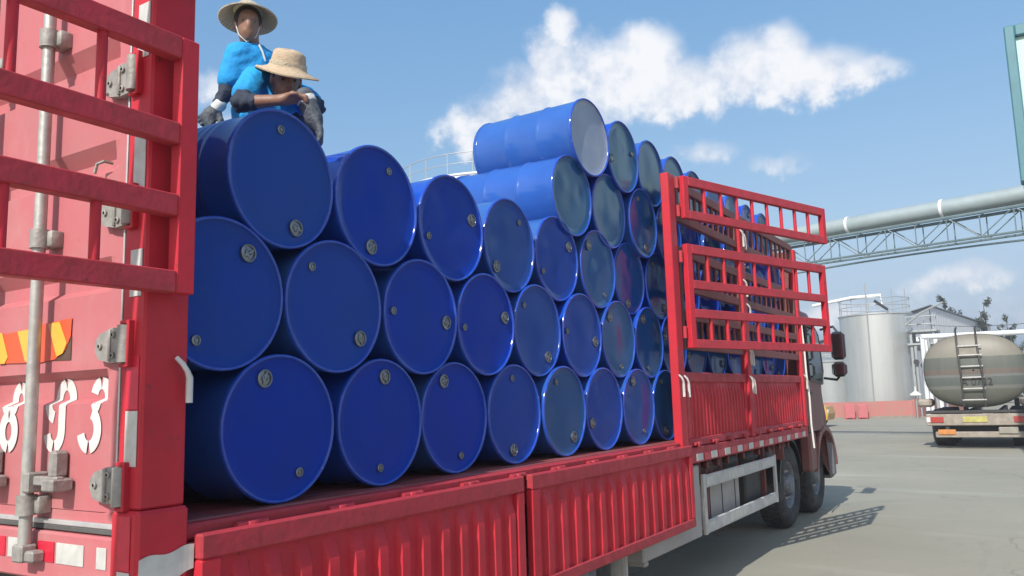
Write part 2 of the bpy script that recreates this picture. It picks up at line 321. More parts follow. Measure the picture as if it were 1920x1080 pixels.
# rear doors, horizontally corrugated
YO, YI = -.178, -.138
PROF = [(1.345, YO), (1.71, YO), (1.727, YI), (1.80, YI), (1.828, YO), (2.095, YO), (2.122, YI), (2.172, YI), (2.222, YO), (2.53, YO), (2.552, YI), (2.592, YI), (2.645, YO), (2.915, YO), (2.936, YI), (2.985, YI), (3.045, YO), (3.44, YO)]
def yprof(z):
    for (a, b), (c, d) in zip(PROF, PROF[1:]):
        if a <= z <= c: return b+(d-b)*(z-a)/(c-a)
    return YO
for leaf, (x0, x1) in (('right', (-1.085, .018)), ('left', (-2.2, -1.095))):
    xa, xb = x0+.06, x1-.095
    g = G()
    rows = []
    for z, y in PROF:
        e = .03 if y == YI else 0
        rows.append([(x0+.02, -.172, z), (xa-.02, -.172, z), (xa, -.172 if y == YI else y, z)]+[(xa+e+.001, y, z), (xb-e-.001, y, z), (xb, -.172 if y == YI else y, z), (xb+.02, -.172, z), (x1-.02, -.172, z)])
    g.grid(rows)
    g.box(x0+.02, x1-.02, -.12, -.10, 1.30, 3.46, .002)
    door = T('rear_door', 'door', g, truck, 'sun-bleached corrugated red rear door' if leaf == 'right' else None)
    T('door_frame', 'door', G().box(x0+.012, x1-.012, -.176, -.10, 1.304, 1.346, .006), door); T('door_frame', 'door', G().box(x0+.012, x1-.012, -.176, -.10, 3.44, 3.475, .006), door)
    T('door_gasket', 'gasket', G().box(x1-.014, x1+.018, -.165, -.10, 1.275, 3.475, .004).box(x0, x1+.018, -.186, -.12, 1.272, 1.290, .003), door)
    T('door_trim', 'trim', G().box(x1-.021, x1-.013, -.183, -.16, 1.292, 3.475, .002).box(x0, x1-.01, -.188, -.165, 1.291, 1.309, .003), door)
    for (bx, bname) in ((x0+.64 if leaf == 'right' else x0+.46, 'a'), (x0+.20 if leaf == 'right' else x0+.9, 'b')):
        bar = T('locking_bar', 'galv', G().tube([(bx, -.235, 1.19), (bx, -.235, 3.55)], .022, 14), door)
        g = G()
        for z in (1.36, 2.32, 3.1): T('bar_bracket', 'cast', G().lathe([(.022, -.035), (.034, -.035), (.034, .035), (.022, .035)], (bx, -.235, z), (0, 0, 1), 14).box(bx-.02, bx+.06, -.225, -.176, z-.03, z+.03, .004), door)
        # toothed cam foot
        g.box(bx-.035, bx+.03, -.262, -.205, 1.165, 1.225, .006).box(bx+.005, bx+.075, -.25, -.2, 1.165, 1.205, .008)
        T('cam_foot', 'cast', g, door)
        g = G().box(bx+.015, bx+.055, -.265, -.19, 1.405, 1.475, .006).box(bx+.05, bx+.20, -.245, -.215, 1.43, 1.462, .004).box(bx+.135, bx+.205, -.262, -.185, 1.412, 1.455, .006).box(bx+.12, bx+.165, -.235, -.18, 1.455, 1.55, .01)
        T('door_handle', 'cast', g, door)
    for z in (1.437, 1.903, 2.371, 2.845, 3.3):
        xh = x1+.055
        poly = [(xh-.02, z-.055), (xh-.09, z-.06), (xh-.165, z-.045), (xh-.185, z-.01), (xh-.185, z+.015), (xh-.16, z+.042), (xh-.09, z+.06), (xh-.02, z+.055)]
        g = G().prism(poly, 1, -.205, -.178).tube([(xh, -.212, z-.062), (xh, -.212, z+.062)], .026, 14)
        g.box(xh-.10, xh-.088, -.213, -.2, z-.055, z+.055, .003)
        for (dx, dz) in ((-.15, 0), (-.075, .035), (-.075, -.035)): g.lathe([(.011, 0), (.011, .012), (.006, .014)], (xh+dx, -.2, z+dz), (0, -1, 0), 8)
        h = T('hinge', 'cast', g, door)
        T('hinge_lug', 'red', G().box(xh-.02, xh+.03, -.22, -.185, z+.066, z+.078, .002).box(xh-.02, xh+.03, -.22, -.185, z-.078, z-.066, .002).box(xh+.02, xh+.034, -.222, -.19, z-.078, z+.078, .002), h)
    if leaf == 'right':
        rdoor = door
        # curled hook wires
        for z in (2.80, 2.55): T('hook', 'cast', G().tube([(-.09, -.178, z+.01), (-.09, -.21, z+.01), (-.125, -.215, z+.005), (-.13, -.22, z-.03)], .006, 6), door)
        # stencilled numerals that follow the corrugation
        def stroke(pts, wd, off=0.):
            g = G(); P = []
            for (a, b), (c, d) in zip(pts, pts[1:]):
                n = max(2, int(math.hypot(c-a, d-b)/.006))
                P += [(a+(c-a)*i/n, b+(d-b)*i/n) for i in range(n)]
            P.append(pts[-1]); rows = []
            for i, (a, b) in enumerate(P):
                q, s_ = P[max(0, i-1)], P[min(len(P)-1, i+1)]; dx, dz = s_[0]-q[0], s_[1]-q[1]; l = math.hypot(dx, dz) or 1
                nx, nz = -dz/l*wd/2, dx/l*wd/2
                rows.append([(a+nx*t, yprof(b+nz*t)-.0025-off, b+nz*t) for t in (-1, -.33, .33, 1)])
            return g.grid(rows)
        def arc(cx, cz, rx, rz, a0, a1, n=14): return [(cx+rx*math.cos(R(a0+(a1-a0)*i/n)), cz+rz*math.sin(R(a0+(a1-a0)*i/n))) for i in range(n+1)]
        ZC = 1.672; W_ = .044
        def digit(ch, cx):
            S = []
            if ch == '8':
                S += [arc(cx, ZC+.062, .040, .048, 97, 263), arc(cx, ZC+.062, .040, .048, 83, -83), arc(cx, ZC-.056, .046, .058, 97, 263), arc(cx, ZC-.056, .046, .058, 83, -83)]
            if ch == '9':
                S += [arc(cx, ZC+.052, .046, .060, 97, 263), arc(cx, ZC+.052, .046, .060, 83, 0)+[(cx+.046, ZC-.02)]+arc(cx, ZC-.052, .046, .060, 0, -83), arc(cx, ZC-.052, .046, .060, -97, -165)]
            if ch == '3':
                S += [arc(cx, ZC+.060, .044, .050, 165, 97), arc(cx, ZC+.060, .044, .050, 83, -70), arc(cx, ZC-.052, .050, .060, 75, -83), arc(cx, ZC-.052, .050, .060, -97, -165)]
            g = G()
            for i_, s_ in enumerate(S): q = stroke(s_, W_, .0009*i_); g.add(q.v, q.f)
            T('numeral', 'white', g, door, 'white stencilled numeral '+ch)
        digit('8', -.70); digit('9', -.385); digit('3', -.165)
        # torn chevron sticker
        ys = YO-.004
        def sheet(poly, y, m, nm, lab=None): T(nm, m, G().prism(poly, 1, y-.0015, y), door, lab)
        sheet([(-.86, 1.88), (-.50, 1.868), (-.40, 1.875), (-.335, 1.905), (-.302, 1.955), (-.300, 2.02), (-.47, 2.012), (-.60, 2.0), (-.86, 1.985)], ys, 'orange', 'hazard_sticker', 'peeling orange and yellow chevron sticker')
        for a in (-.395, -.61, -.8): sheet([(a-.055, 2.008 if a > -.5 else 1.995), (a+.018, 2.012 if a > -.5 else 1.998), (a+.072, 1.93 if a > -.5 else 1.90), (a+.05, 1.895 if a > -.5 else 1.876), (a+.01, 1.884 if a > -.5 else 1.876)], ys-.0025, 'yellow', 'chevron')
        sheet([(-.300, 1.868), (-.300, 1.957), (-.335, 1.905), (-.40, 1.875), (-.43, 1.872)], YO-.0015, 'brown', 'glue_patch')
# stake gates
def gate(hx, hy, ang, L, levels, bays, nb, flip=1, label=None, th=.05, ma='red', mb='red_worn'):
    al = Vector((math.sin(ang), math.cos(ang), 0)); no = Vector((math.cos(ang), -math.sin(ang), 0))
    X = lambda p: Vector((hx, hy, 0))+al*p.y*flip+no*p.x+Vector((0, 0, p.z))
    z0, z1 = levels[0][0], levels[-1][1]
    st = T('stake_gate', ma, G().box(0, th, 0, .07, z0, z1, .004, X), truck, label)
    T('stile', ma, G().box(0, th, L-.065, L, z0, z1, .004, X), st)
    for (a, b) in levels: T('rail', mb, G().box(-.001, th+.001, .071, L-.066, a, b, .004, X), st)
    for (a, b) in bays:
        for k in range(nb):
            y = .07+(L-.135)*(k+1)/(nb+1)
            T('baluster', ma, G().tube([X(Vector((th/2, y, a-.012))), X(Vector((th/2, y, b+.012)))], .017, 8), st)
    return st
LOW = [(2.065, 2.14), (2.325, 2.40), (2.575, 2.65), (2.88, 2.96)]; LOWB = [(2.14, 2.325), (2.65, 2.88)]
TOP = [(3.185, 3.26), (3.48, 3.56)]; TOPB = [(3.26, 3.48)]
gate(.195, -.075, R(0), 2.32, LOW, LOWB, 7, -1, 'open lower stake gate swung back behind the truck')
gate(.195, -.075, R(2), 2.32, TOP, TOPB, 7, -1, 'open upper stake gate swung back behind the truck')
gate(.185, 4.83, R(17.5), 2.3, LOW, LOWB, 8, 1, 'open lower stake gate swung out beside the middle post')
gate(.185, 4.83, R(18.2), 2.33, TOP, TOPB, 8, 1, 'open upper stake gate swung out beside the middle post')
for (ya, yb) in ((4.86, 6.60), (6.76, 8.98)):
    gate(.09, ya, 0, yb-ya, LOW, LOWB, 9, ma='red_dark', mb='red_dark'); gate(.09, ya, 0, yb-ya, TOP, TOPB, 9, ma='red_dark', mb='red_dark')
# posts along the side
def post(y0, y1, z1, label=None):
    p = T('side_post', 'red', G().box(.095, XE+.008, y0, y1, 1.236, z1, .006), truck, label)
    return p
mp_ = post(4.63, 4.775, 3.56, 'middle side post, bright red'); post(6.61, 6.745, 3.5); post(8.99, 9.10, 3.5)
for z in (2.2, 2.85, 3.25, 3.5): T('gate_hinge', 'red_worn', G().tube([(XE+.02, 4.80, z-.05), (XE+.02, 4.80, z+.05)], .018, 8), mp_)
for y0 in (2.2, 4.63, 6.61, 8.99): T('side_post', 'red_dark', G().box(XF-.008, XF+.11, y0, y0+.12, 1.236, 2.6, .008))
T('headboard', 'red_dark', G().box(XF, XE-.01, 9.105, 9.15, 1.15, 3.5, .01))
# latches: S shaped white levers
def latch(y, z, s=1.0, parent=truck, x=XE+.012):
    T('latch', 'white', G().tube([(x, y, z+.10*s), (x+.02, y+.012*s, z+.075*s), (x+.025, y+.03*s, z+.045*s), (x+.02, y+.045*s, z+.02*s), (x+.02, y+.045*s, z-.08*s)], [.008, .009, .009, .012, .012], 8), parent)
latch(-.085, 1.77, .85)
for (y, z) in ((4.62, 1.74), (4.74, 1.735), (6.62, 1.75), (6.69, 1.74), (6.62, 2.04), (6.70, 2.03), (6.62, 3.28), (6.69, 3.26), (6.63, 2.75), (6.7, 2.5), (9.03, 1.78)): latch(y, z, 1.0)
# drop sides
def drop(y0, y1, zt, zb, x0, nrib, label, depth=.028, m='red'):
    """hinged corrugated side board; pressed ribs taper out at the top"""
    d = T('drop_side', m, drop_sheet(y0+.085, y1-.075, zt-.075, zb+.062, x0+.012, nrib, depth), truck, label)
    T('top_rail', 'red_worn', G().box(x0, x0+.045, y0, y1, zt-.085, zt, .007), d)
    T('bottom_rail', 'red_worn', G().box(x0, x0+.045, y0, y1, zb, zb+.07, .007), d)
    T('end_rail', m, G().box(x0+.001, x0+.044, y0, y0+.085, zb+.0705, zt-.0855, .006), d)
    T('end_rail', m, G().box(x0+.001, x0+.044, y1-.075, y1, zb+.0705, zt-.0855, .006), d)
    return d
def drop_sheet(y0, y1, z1, z0, x, n, depth):
    g = G(); p = (y1-y0)/n; ys = []
    for k in range(n):
        b = y0+k*p; ys += [(b, 0), (b+p*.42, 0), (b+p*.52, 1), (b+p*.88, 1)]
    ys.append((y1, 0)); rows = []
    for (z, f) in ((z1+.008, 0), (z1-.015, 0), (z1-.035, .10), (z1-.055, .28), (z1-.075, .5), (z1-.095, .72), (z1-.115, .88), (z1-.14, .97), (z1-.17, 1), (z0+.05, 1), (z0+.0, .9), (z0-.008, .9)):
        rows.append([(x+depth*h*f+.002*math.sin(y*9+z*7), y, z) for (y, h) in ys])
    return g.grid(rows)
drop(.0, 2.08, 1.262, .615, XE+.008, 13, 'dropped corrugated side board beside the rear corner post', .028)
drop(2.16, 4.725, 1.262, .615, XE+.008, 14, 'dropped corrugated side board below the middle post', .028)
drop(4.85, 6.60, 1.868, 1.236, XE-.06, 17, 'closed corrugated side board', .02)
drop(6.755, 8.98, 1.868, 1.236, XE-.06, 19, 'closed corrugated side board', .02)
for (a, b) in ((.0, 2.15), (2.36, 4.6), (4.78, 6.58), (6.76, 8.96)): T('drop_side', 'red_dark', G().box(XF, XF+.04, a, b, 1.236, 1.87, .008))
T('rope', 'rope', G().tube([(.17, 9.08, 2.62), (.185, 9.10, 2.2), (.18, 9.13, 1.9), (.2, 9.12, 1.6), (.18, 9.2, 1.25), (.19, 9.22, .95)], .012, 6))
# wheels
def wheel(x, y, w_=.29, s=1):
    o = (x, y, .52)
    t = T('wheel', 'rubber', G().lathe([(.285, 0), (.30, -.012), (.40, -.03), (.47, -.02), (.505, .02), (.52, .05), (.52, w_-.05), (.505, w_-.02), (.40, w_), (.285, w_)], o, (-s, 0, 0), 40, True))
    g = G()
    for k in range(40):
        for sgn in (-1, 1):
            a = 2*math.pi*(k+(.25*sgn))/40; c, s_ = math.cos(a), math.sin(a)
            p = lambda dx, rr, da: (x-s*dx, y+rr*math.cos(a+da), .52+rr*math.sin(a+da))
            m0 = w_/2+sgn*w_*.05; m1 = w_/2+sgn*(w_/2-.03)
            g.add([p(m0, .516, -.03), p(m0, .516, .03), p(m1, .516, .03), p(m1, .516, -.03), p(m0, .530, -.025), p(m0, .530, .025), p(m1, .527, .025), p(m1, .527, -.025)], [(4, 5, 6, 7), (0, 4, 7, 3), (1, 2, 6, 5), (0, 1, 5, 4), (2, 3, 7, 6)])
    T('tread', 'rubber', g, t)
    T('rim', 'rim', G().lathe([(.292, .012), (.30, -.004), (.27, .008), (.255, .05), (.215, .10), (.20, .08), (.14, .055), (.135, .0), (.11, -.035), (.06, -.045), (.001, -.046)], o, (-s, 0, 0), 36), t)
    g = G()
    for k in range(10): a = 2*math.pi*k/10; g.lathe([(.017, .07), (.017, .03), (.010, .022), (.001, .02)], (x, y+.168*math.cos(a), .52+.168*math.sin(a)), (-s, 0, 0), 6)
    T('wheel_nuts', 'galv', g, t)
    g = G()
    for k in range(8): a = 2*math.pi*(k+.5)/8; g.lathe([(.028, .074), (.001, .073)], (x, y+.232*math.cos(a), .52+.232*math.sin(a)), (-s, 0, 0), 12)
    T('hand_holes', 'black', g, t)
for y in (8.87, 10.36): wheel(-.07, y); wheel(-2.11, y, s=-1); T('axle', 'dark', G().box(-1.9, -.3, y-.06, y+.06, .45, .58, .02))
for y in (1.75, 3.12):
    wheel(-.04, y); wheel(-.38, y); wheel(-2.14, y, s=-1); wheel(-1.8, y, s=-1); T('axle', 'dark', G().box(-1.9, -.3, y-.09, y+.09, .42, .62, .03))
T('mud_flap', 'guard', G().box(-.36, -.02, 3.80, 3.815, .28, 1.08, .003).tube([(-.02, 3.83, .3), (-.02, 3.83, 1.09)], .02, 8))
def fender(y, z=.52, r=.60, a0=8, a1=172, x0=-.40, x1=-.03, th=.012, m='black'):
    rows = [[(x0, y+rr*math.cos(R(a)), z+rr*math.sin(R(a))) for a in np.linspace(a0, a1, 20)] for rr in (r,)]
    rows += [[(x1, y+r*math.cos(R(a)), z+r*math.sin(R(a))) for a in np.linspace(a0, a1, 20)], [(x1, y+(r-.04)*math.cos(R(a)), z+(r-.04)*math.sin(R(a))) for a in np.linspace(a0, a1, 20)], [(x0, y+(r-.015)*math.cos(R(a)), z+(r-.015)*math.sin(R(a))) for a in np.linspace(a0, a1, 20)]]
    T('mudguard', m, G().grid(rows, True))
fender(8.87, r=.585)
# boxes, tanks and side guard under the bed
T('storage_box', 'grey_box', G().box(-.42, .125, 3.84, 5.10, .475, 1.075, .012))
T('storage_box', 'grey_box', G().box(-.42, .10, 3.92, 3.985, .43, .475, .01))
T('fuel_tank', 'grey_box', G().box(-.55, .03, 5.35, 6.55, .46, .98, .06))
T('battery_box', 'dark', G().box(-.5, .03, 6.72, 7.4, .50, .95, .02))
for y in (5.6, 5.95, 6.35): T('tank_strap', 'dark', G().box(-.555, .036, y-.02, y+.02, .455, .986, .06))
for (y, z) in ((5.0, 1.0), (5.55, 1.03), (6.2, 1.04), (6.9, 1.03), (7.5, 1.02)):
    T('air_tank', 'brown' if y < 6 else 'dark', G().lathe([(.001, 0), (.06, .01), (.085, .05), (.085, .42), (.06, .46), (.001, .47)], (-.02, y-.2, z-.02), (0, 1, 0), 14))
for y in (5.0, 5.30, 5.6, 5.9, 6.4, 6.95, 7.35, 7.8, 8.2): T('bracket', 'chassis', G().box(-.16, .06, y-.03, y+.03, .88, 1.098, .004).lathe([(.001, 0), (.03, 0), (.035, .04), (.001, .05)], (.06, y+.1, 1.05), (1, 0, 0), 10))
T('bracket', 'chassis', G().box(.02, .07, 5.42, 5.48, .5, 1.09, .004)); T('bracket', 'chassis', G().box(.02, .07, 7.30, 7.35, .5, 1.09, .004))
g_ = T('side_guard', 'guard', G().box(.105, .135, 5.17, 5.235, .475, .985, .004))
T('guard_post', 'guard', G().box(.105, .135, 7.50, 7.56, .475, .985, .004), g_)
for (a, b) in ((.865, .975), (.48, .59)):
    rl = T('guard_rail', 'guard', G().box(.107, .133, 5.236, 7.499, a, b, .006), g_)
    for (ya, yb, c) in ((5.24, 5.42, 'tape_w'), (5.85, 6.35, 'tape_w'), (7.0, 7.4, 'tape_w'), (5.42, 5.84, 'tape_r')): 
        if c == 'tape_w': T('reflector', c, G().box(.1345, .136, ya, yb, a+.02, b-.02, .0005), rl)
# cab
def cab_section(y, zt, inset=.0): return y, zt, inset
g = G()
SEC = [(9.42, 2.72, 0), (9.50, 2.80, 0), (10.15, 2.82, .0), (10.42, 2.76, .02), (10.52, 2.55, .05), (10.66, 1.75, .06), (10.72, 1.55, .05), (10.74, .72, .06)]
rows = []
for (y, zt, ins) in SEC:
    xr, xl, zb = .10-ins, -2.28+ins, (1.14 if y < 10.0 else 1.14 if y < 10.7 else .55)
    rr_ = .16
    ring = [(xr, y, zb), (xr, y, zb+.3*(min(zt, 1.8)-zb)), (xr+.005, y, min(zt-.25, 1.75)), (xr-.03, y, zt-rr_*1.1), (xr-.06-.02, y, zt-rr_*.4), (xr-.2, y, zt), (-1.09, y, zt+.03), (xl+.2, y, zt), (xl+.08, y, zt-rr_*.4), (xl+.03, y, zt-rr_*1.1), (xl-.005, y, min(zt-.25, 1.75)), (xl, y, zb+.3*(min(zt, 1.8)-zb)), (xl, y, zb)]
    rows.append(ring)
g.grid(rows, True); n0 = len(rows[0]); g.add(rows[0], [tuple(range(n0))]); g.add(rows[-1], [tuple(range(n0))[::-1]])
cab = T('cab', 'cab', g, truck, 'dusty dark red truck cab')
T('side_window', 'glass', G().prism([(9.62, 1.86), (10.36, 1.80), (10.44, 1.95), (10.33, 2.42), (10.2, 2.52), (9.66, 2.52)], 0, .088, .112), cab)
T('window_frame', 'black', G().tube([(.11, 9.60, 1.83), (.108, 10.38, 1.77), (.108, 10.47, 1.95), (.10, 10.35, 2.45), (.09, 10.2, 2.55), (.09, 9.62, 2.55), (.11, 9.60, 1.83)], .018, 6), cab)
T('windscreen', 'glass', G().prism([(-2.1, 0), (-.08, 0), (-.14, .75), (-2.04, .75)], 2, 0, .01), cab)
ws = cab.children[-1]; ws.location = (0, 0, 0)
for v in ws.data.vertices:
    p = v.co+truck.location; h = p.y; t_ = p.z; v.co = Vector((p.x, 10.71-.165*(h/.75)+(.012 if t_ > .005 else 0), 1.72+h))-truck.location
T('door_handle', 'black', G().box(.10, .125, 9.55, 9.68, 1.62, 1.66, .006), cab)
T('step_panel', 'cab', G().box(-.05, .10, 9.42, 9.78, .62, 1.14, .03), cab)
rows = []
for x in (-.42, .115, .115, -.42):
    rr_ = .60 if x == .115 and len(rows) == 1 else .60 if len(rows) == 0 else .66
    rows.append([(x, 10.36+rr_*math.cos(R(a)), .52+rr_*math.sin(R(a))) for a in np.linspace(8, 172, 26)])
T('wheel_arch', 'cab', G().grid(rows, True), cab)
T('bumper', 'greyplastic', G().box(-2.29, .10, 10.74, 10.98, .42, .98, .06), cab)
T('wind_deflector', 'greyplastic', G().prism([(9.43, 2.70), (10.1, 2.79), (9.80, 2.93), (9.55, 3.02), (9.43, 3.02)], 0, -2.0, -.05), cab)
T('front_panel', 'cab', G().box(-2.2, .02, 10.70, 10.80, 1.0, 1.6, .04), cab)
for (sx, x) in ((1, .33), (-1, -2.51)):
    m_ = T('mirror', 'black', G().box(x-.09, x+.10, 10.46, 10.60, 2.10, 2.50, .045).box(x-.10, x+.10, 10.46, 10.60, 1.86, 2.07, .05), cab)
    T('mirror_glass', 'mirrorglass', G().box(x-.075, x+.085, 10.452, 10.459, 2.13, 2.47, .001).box(x-.085, x+.085, 10.452, 10.459, 1.89, 2.04, .001), m_)
    T('mirror_arm', 'black', G().tube([(x-.24*sx, 10.62, 2.55), (x-.05*sx, 10.56, 2.58), (x, 10.54, 2.5)], .018, 8), m_); T('mirror_arm', 'black', G().tube([(x-.24*sx, 10.66, 1.85), (x-.05*sx, 10.56, 1.82), (x, 10.54, 1.88)], .018, 8), m_)
# ------------------------------------------------------------------ drums
RB, LEN = .2865, .885
def drum_body(beads=False):
    pr = [(.290, .0), (.2945, -.004), (.295, -.012), (.2945, -.022), (.288, -.026), (RB, -.032)]
    h1, h2 = -.30, -.585
    if beads:
        for k in range(5): c = -.17-.055*k; pr += [(RB, c+.016), (.2915, c+.006), (.2915, c-.006), (RB, c-.016)]
        hoops = (h2,)
    else: hoops = (h1, h2)
    for c in hoops: pr += [(RB, c+.026), (.2905, c+.014), (.2945, c), (.2905, c-.014), (RB, c-.026)]
    L = -LEN
    pr += [(RB, L+.032), (.288, L+.026), (.2945, L+.022), (.295, L+.012), (.290, L)]
    pr += [(.2825, L), (.281, L+.018), (.01, L+.016)]
    return G().lathe(pr, (0, 0, 0), (1, 0, 0), 56)
body_me = shared(drum_body(), 'drum_body', 'blue'); body2_me = shared(drum_body(True), 'drum_body_beaded', 'blue')
rim_me = shared(G().lathe([(.2805, -.020), (.2815, -.004), (.286, .0012), (.290, .0012), (.2952, -.004), (.2955, -.012), (.2935, -.0125), (.286, -.004)], (0, 0, 0), (1, 0, 0), 56), 'chime', 'chime')
def lid_mesh(seed, amp, m):
    rr = random.Random(seed); rows = []; n = 56
    den = [(rr.uniform(-.16, .16), rr.uniform(-.16, .16), rr.uniform(.05, .12), rr.uniform(-1, .5)*amp) for _ in range(6)]
    for r in (.0003, .03, .06, .09, .12, .15, .18, .21, .235, .25, .262, .272, .2812):
        row = []
        for k in range(n+1):
            t = 2*math.pi*(k % n)/n; y, z = r*math.cos(t), r*math.sin(t)
            x = -.014-(.004 if r < .255 else 0)+(.006 if r > .279 else 0)
            for (a, b, s, h) in den: x += h*math.exp(-((y-a)**2+(z-b)**2)/s**2)*min(1, max(0, (.27-r)/.06))
            row.append((x, y, z))
        rows.append(row)
    g = G().grid(rows, True); me = g.mesh('drum_head'); me.materials.append(MT[m]); return me
LIDS = [lid_mesh(1, .0025, 'lid'), lid_mesh(2, .006, 'lid'), lid_mesh(3, .009, 'lid'), lid_mesh(4, .008, 'lid2'), lid_mesh(5, .010, 'lid2'), lid_mesh(6, .004, 'lid3'), lid_mesh(8, .008, 'lid2')]
big_me = shared(G().lathe([(.037, -.004), (.037, .005), (.033, .008), (.029, .007), (.027, .001), (.018, .002), (.016, .007), (.010, .007), (.008, .002), (.001, .002)], (0, 0, 0), (1, 0, 0), 20).box(-.0, .008, -.028, .028, -.006, .006, .002), 'large_bung', 'zinc')
small_me = shared(G().lathe([(.020, -.004), (.020, .004), (.017, .006), (.014, .005), (.013, .001), (.008, .002), (.007, .005), (.001, .005)], (0, 0, 0), (1, 0, 0), 16), 'small_bung', 'zinc')
ND = [0]
def drum(x, y, z, big=None, small=None, lid=0, label='', group=None, yaw=0., tilt=0., beads=False, roll_=None):
    ND[0] += 1
    o = thing('steel_drum', (x, y, z), label, 'drum', group); o.rotation_euler = (rnd.uniform(0, 6.28) if roll_ is None else roll_, tilt, yaw)
    rot0 = o.rotation_euler.x; o.rotation_euler.x = 0
    def P_(name, me, loc=(0, 0, 0), rx=0.):
        q = bpy.data.objects.new(name, me); col.objects.link(q); q.parent = o; q.location = loc; q.rotation_euler = (rx, 0, 0); return q
    b = P_('body', body2_me if beads else body_me, rx=rot0); P_('chime', rim_me).parent = o
    h = P_('head', LIDS[lid], rx=rot0)
    for (a, me, nm) in ((big, big_me, 'large_bung'), (small, small_me, 'small_bung')):
        if a is not None:
            a = R(a); q = P_(nm, me, (-.014, .212*math.cos(a), .212*math.sin(a)), rnd.uniform(0, 3)); 
    return o
Zr = [1.595, 2.113, 2.625, 3.111, 3.602]
GRP = 'blue steel drums stacked on the truck bed'
FR = {
 0: ([.482, 1.128, 1.747, 2.351, 2.95, 3.552, 4.156, 4.77], [.063, .029, .003, .002, .015, .01, .015, 0],
     [(112, -60, 0), (82, -92, 0), (115, -75, 0), (-95, 93, 0), (-55, 117, 3), (-153, None, 1), (112, -64, 1), (-98, 112, 3)]),
 1: ([.19, .805, 1.44, 2.059, 2.676, 3.29, 3.908, 4.512], [.06, .048, .029, .01, -.011, -.009, -.016, -.019],
     [(54, -120, 0), (-40, 130, 0), (-5, 176, 0), (14, -172, 0), (-52, 135, 1), (-10, 175, 1), (130, -80, 4), (118, -98, 3)]),
 2: ([.494, 1.101, 1.741, 2.388, 3.013, 3.631, 4.247, 4.86], [.052, .039, .009, -.025, -.038, -.031, -.056, -.05],
     [(-68, 93, 0), (-102, 65, 1), (21, -160, 1), (-135, 52, 2), (30, -150, 2), (130, -60, 4), (-100, None, 6), (-60, 120, 3)]),
 3: ([3.247, 3.869, 4.476, 5.09], [-.026, -.033, -.007, -.02], [(None, None, 6), (None, None, 3), (-75, 110, 3), (60, -120, 4)]),
 4: ([3.509, 4.123, 4.741, 5.337], [.005, -.005, -.021, -.031], [(None, None, 5), (-165, 20, 4), (None, None, 3), (None, None, 3)]),
}
ROWN = ['bottom row', 'second row', 'third row', 'fourth row', 'top row']
for k in range(5):
    ys, xs, sp = FR[k]
    ys = list(ys); xs = list(xs); sp = list(sp); nvis = len(ys)
    while ys[-1]+.61 < 8.80:
        ys.append(ys[-1]+.604+rnd.uniform(-.003, .006)); xs.append(rnd.uniform(-.06, .0)); sp.append((rnd.uniform(-180, 180), None, rnd.choice((1, 3, 4)))); sp[-1] = (sp[-1][0], sp[-1][0]+180, sp[-1][2])
    for i, (y, x, s) in enumerate(zip(ys, xs, sp)):
        if k == 4 and i in (9,): continue
        if y < 4.70:
            frm = ORD[i]
            lb = 'blue steel drum in the %s of the stack, %s from its rear end' % (ROWN[k], frm)
            if k == 3: lb = 'blue steel drum in the fourth row, %s from the open step of the stack' % frm
            if k == 4: lb = ['blue steel drum with pale grey head, first of the top row', 'blue steel drum in the top row, second from its open end', 'blue steel drum in the top row, third from its open end'][i]
        else:
            j = sum(1 for q in ys[:i] if q >= 4.70)
            lb = 'blue steel drum in the %s behind the gates, %s ahead of the middle post' % (ROWN[k], ORD[j])
        yw = 0.
        if k == 4 and i == 0: yw = R(-2.5)
        if k == 2 and i == 0: yw = R(1)
        drum(x, y, Zr[k], s[0], s[1], s[2], lb, GRP, yaw=yw+R(rnd.uniform(-.6, .6)) if not (k == 4 and i == 0) else yw, beads=(k == 2 and i == 0))
# far column of the load
for k in range(4):
    y = [.482, .79, 2.70, 3.25][k]
    while y < 8.9:
        drum(-.925+rnd.uniform(-.01, .01), y, Zr[k], None, None, 0, 'blue steel drum in the %s of the far column behind the front stack' % ROWN[k], 'blue drums in the far column of the load')
        y += .604+rnd.uniform(0, .004)
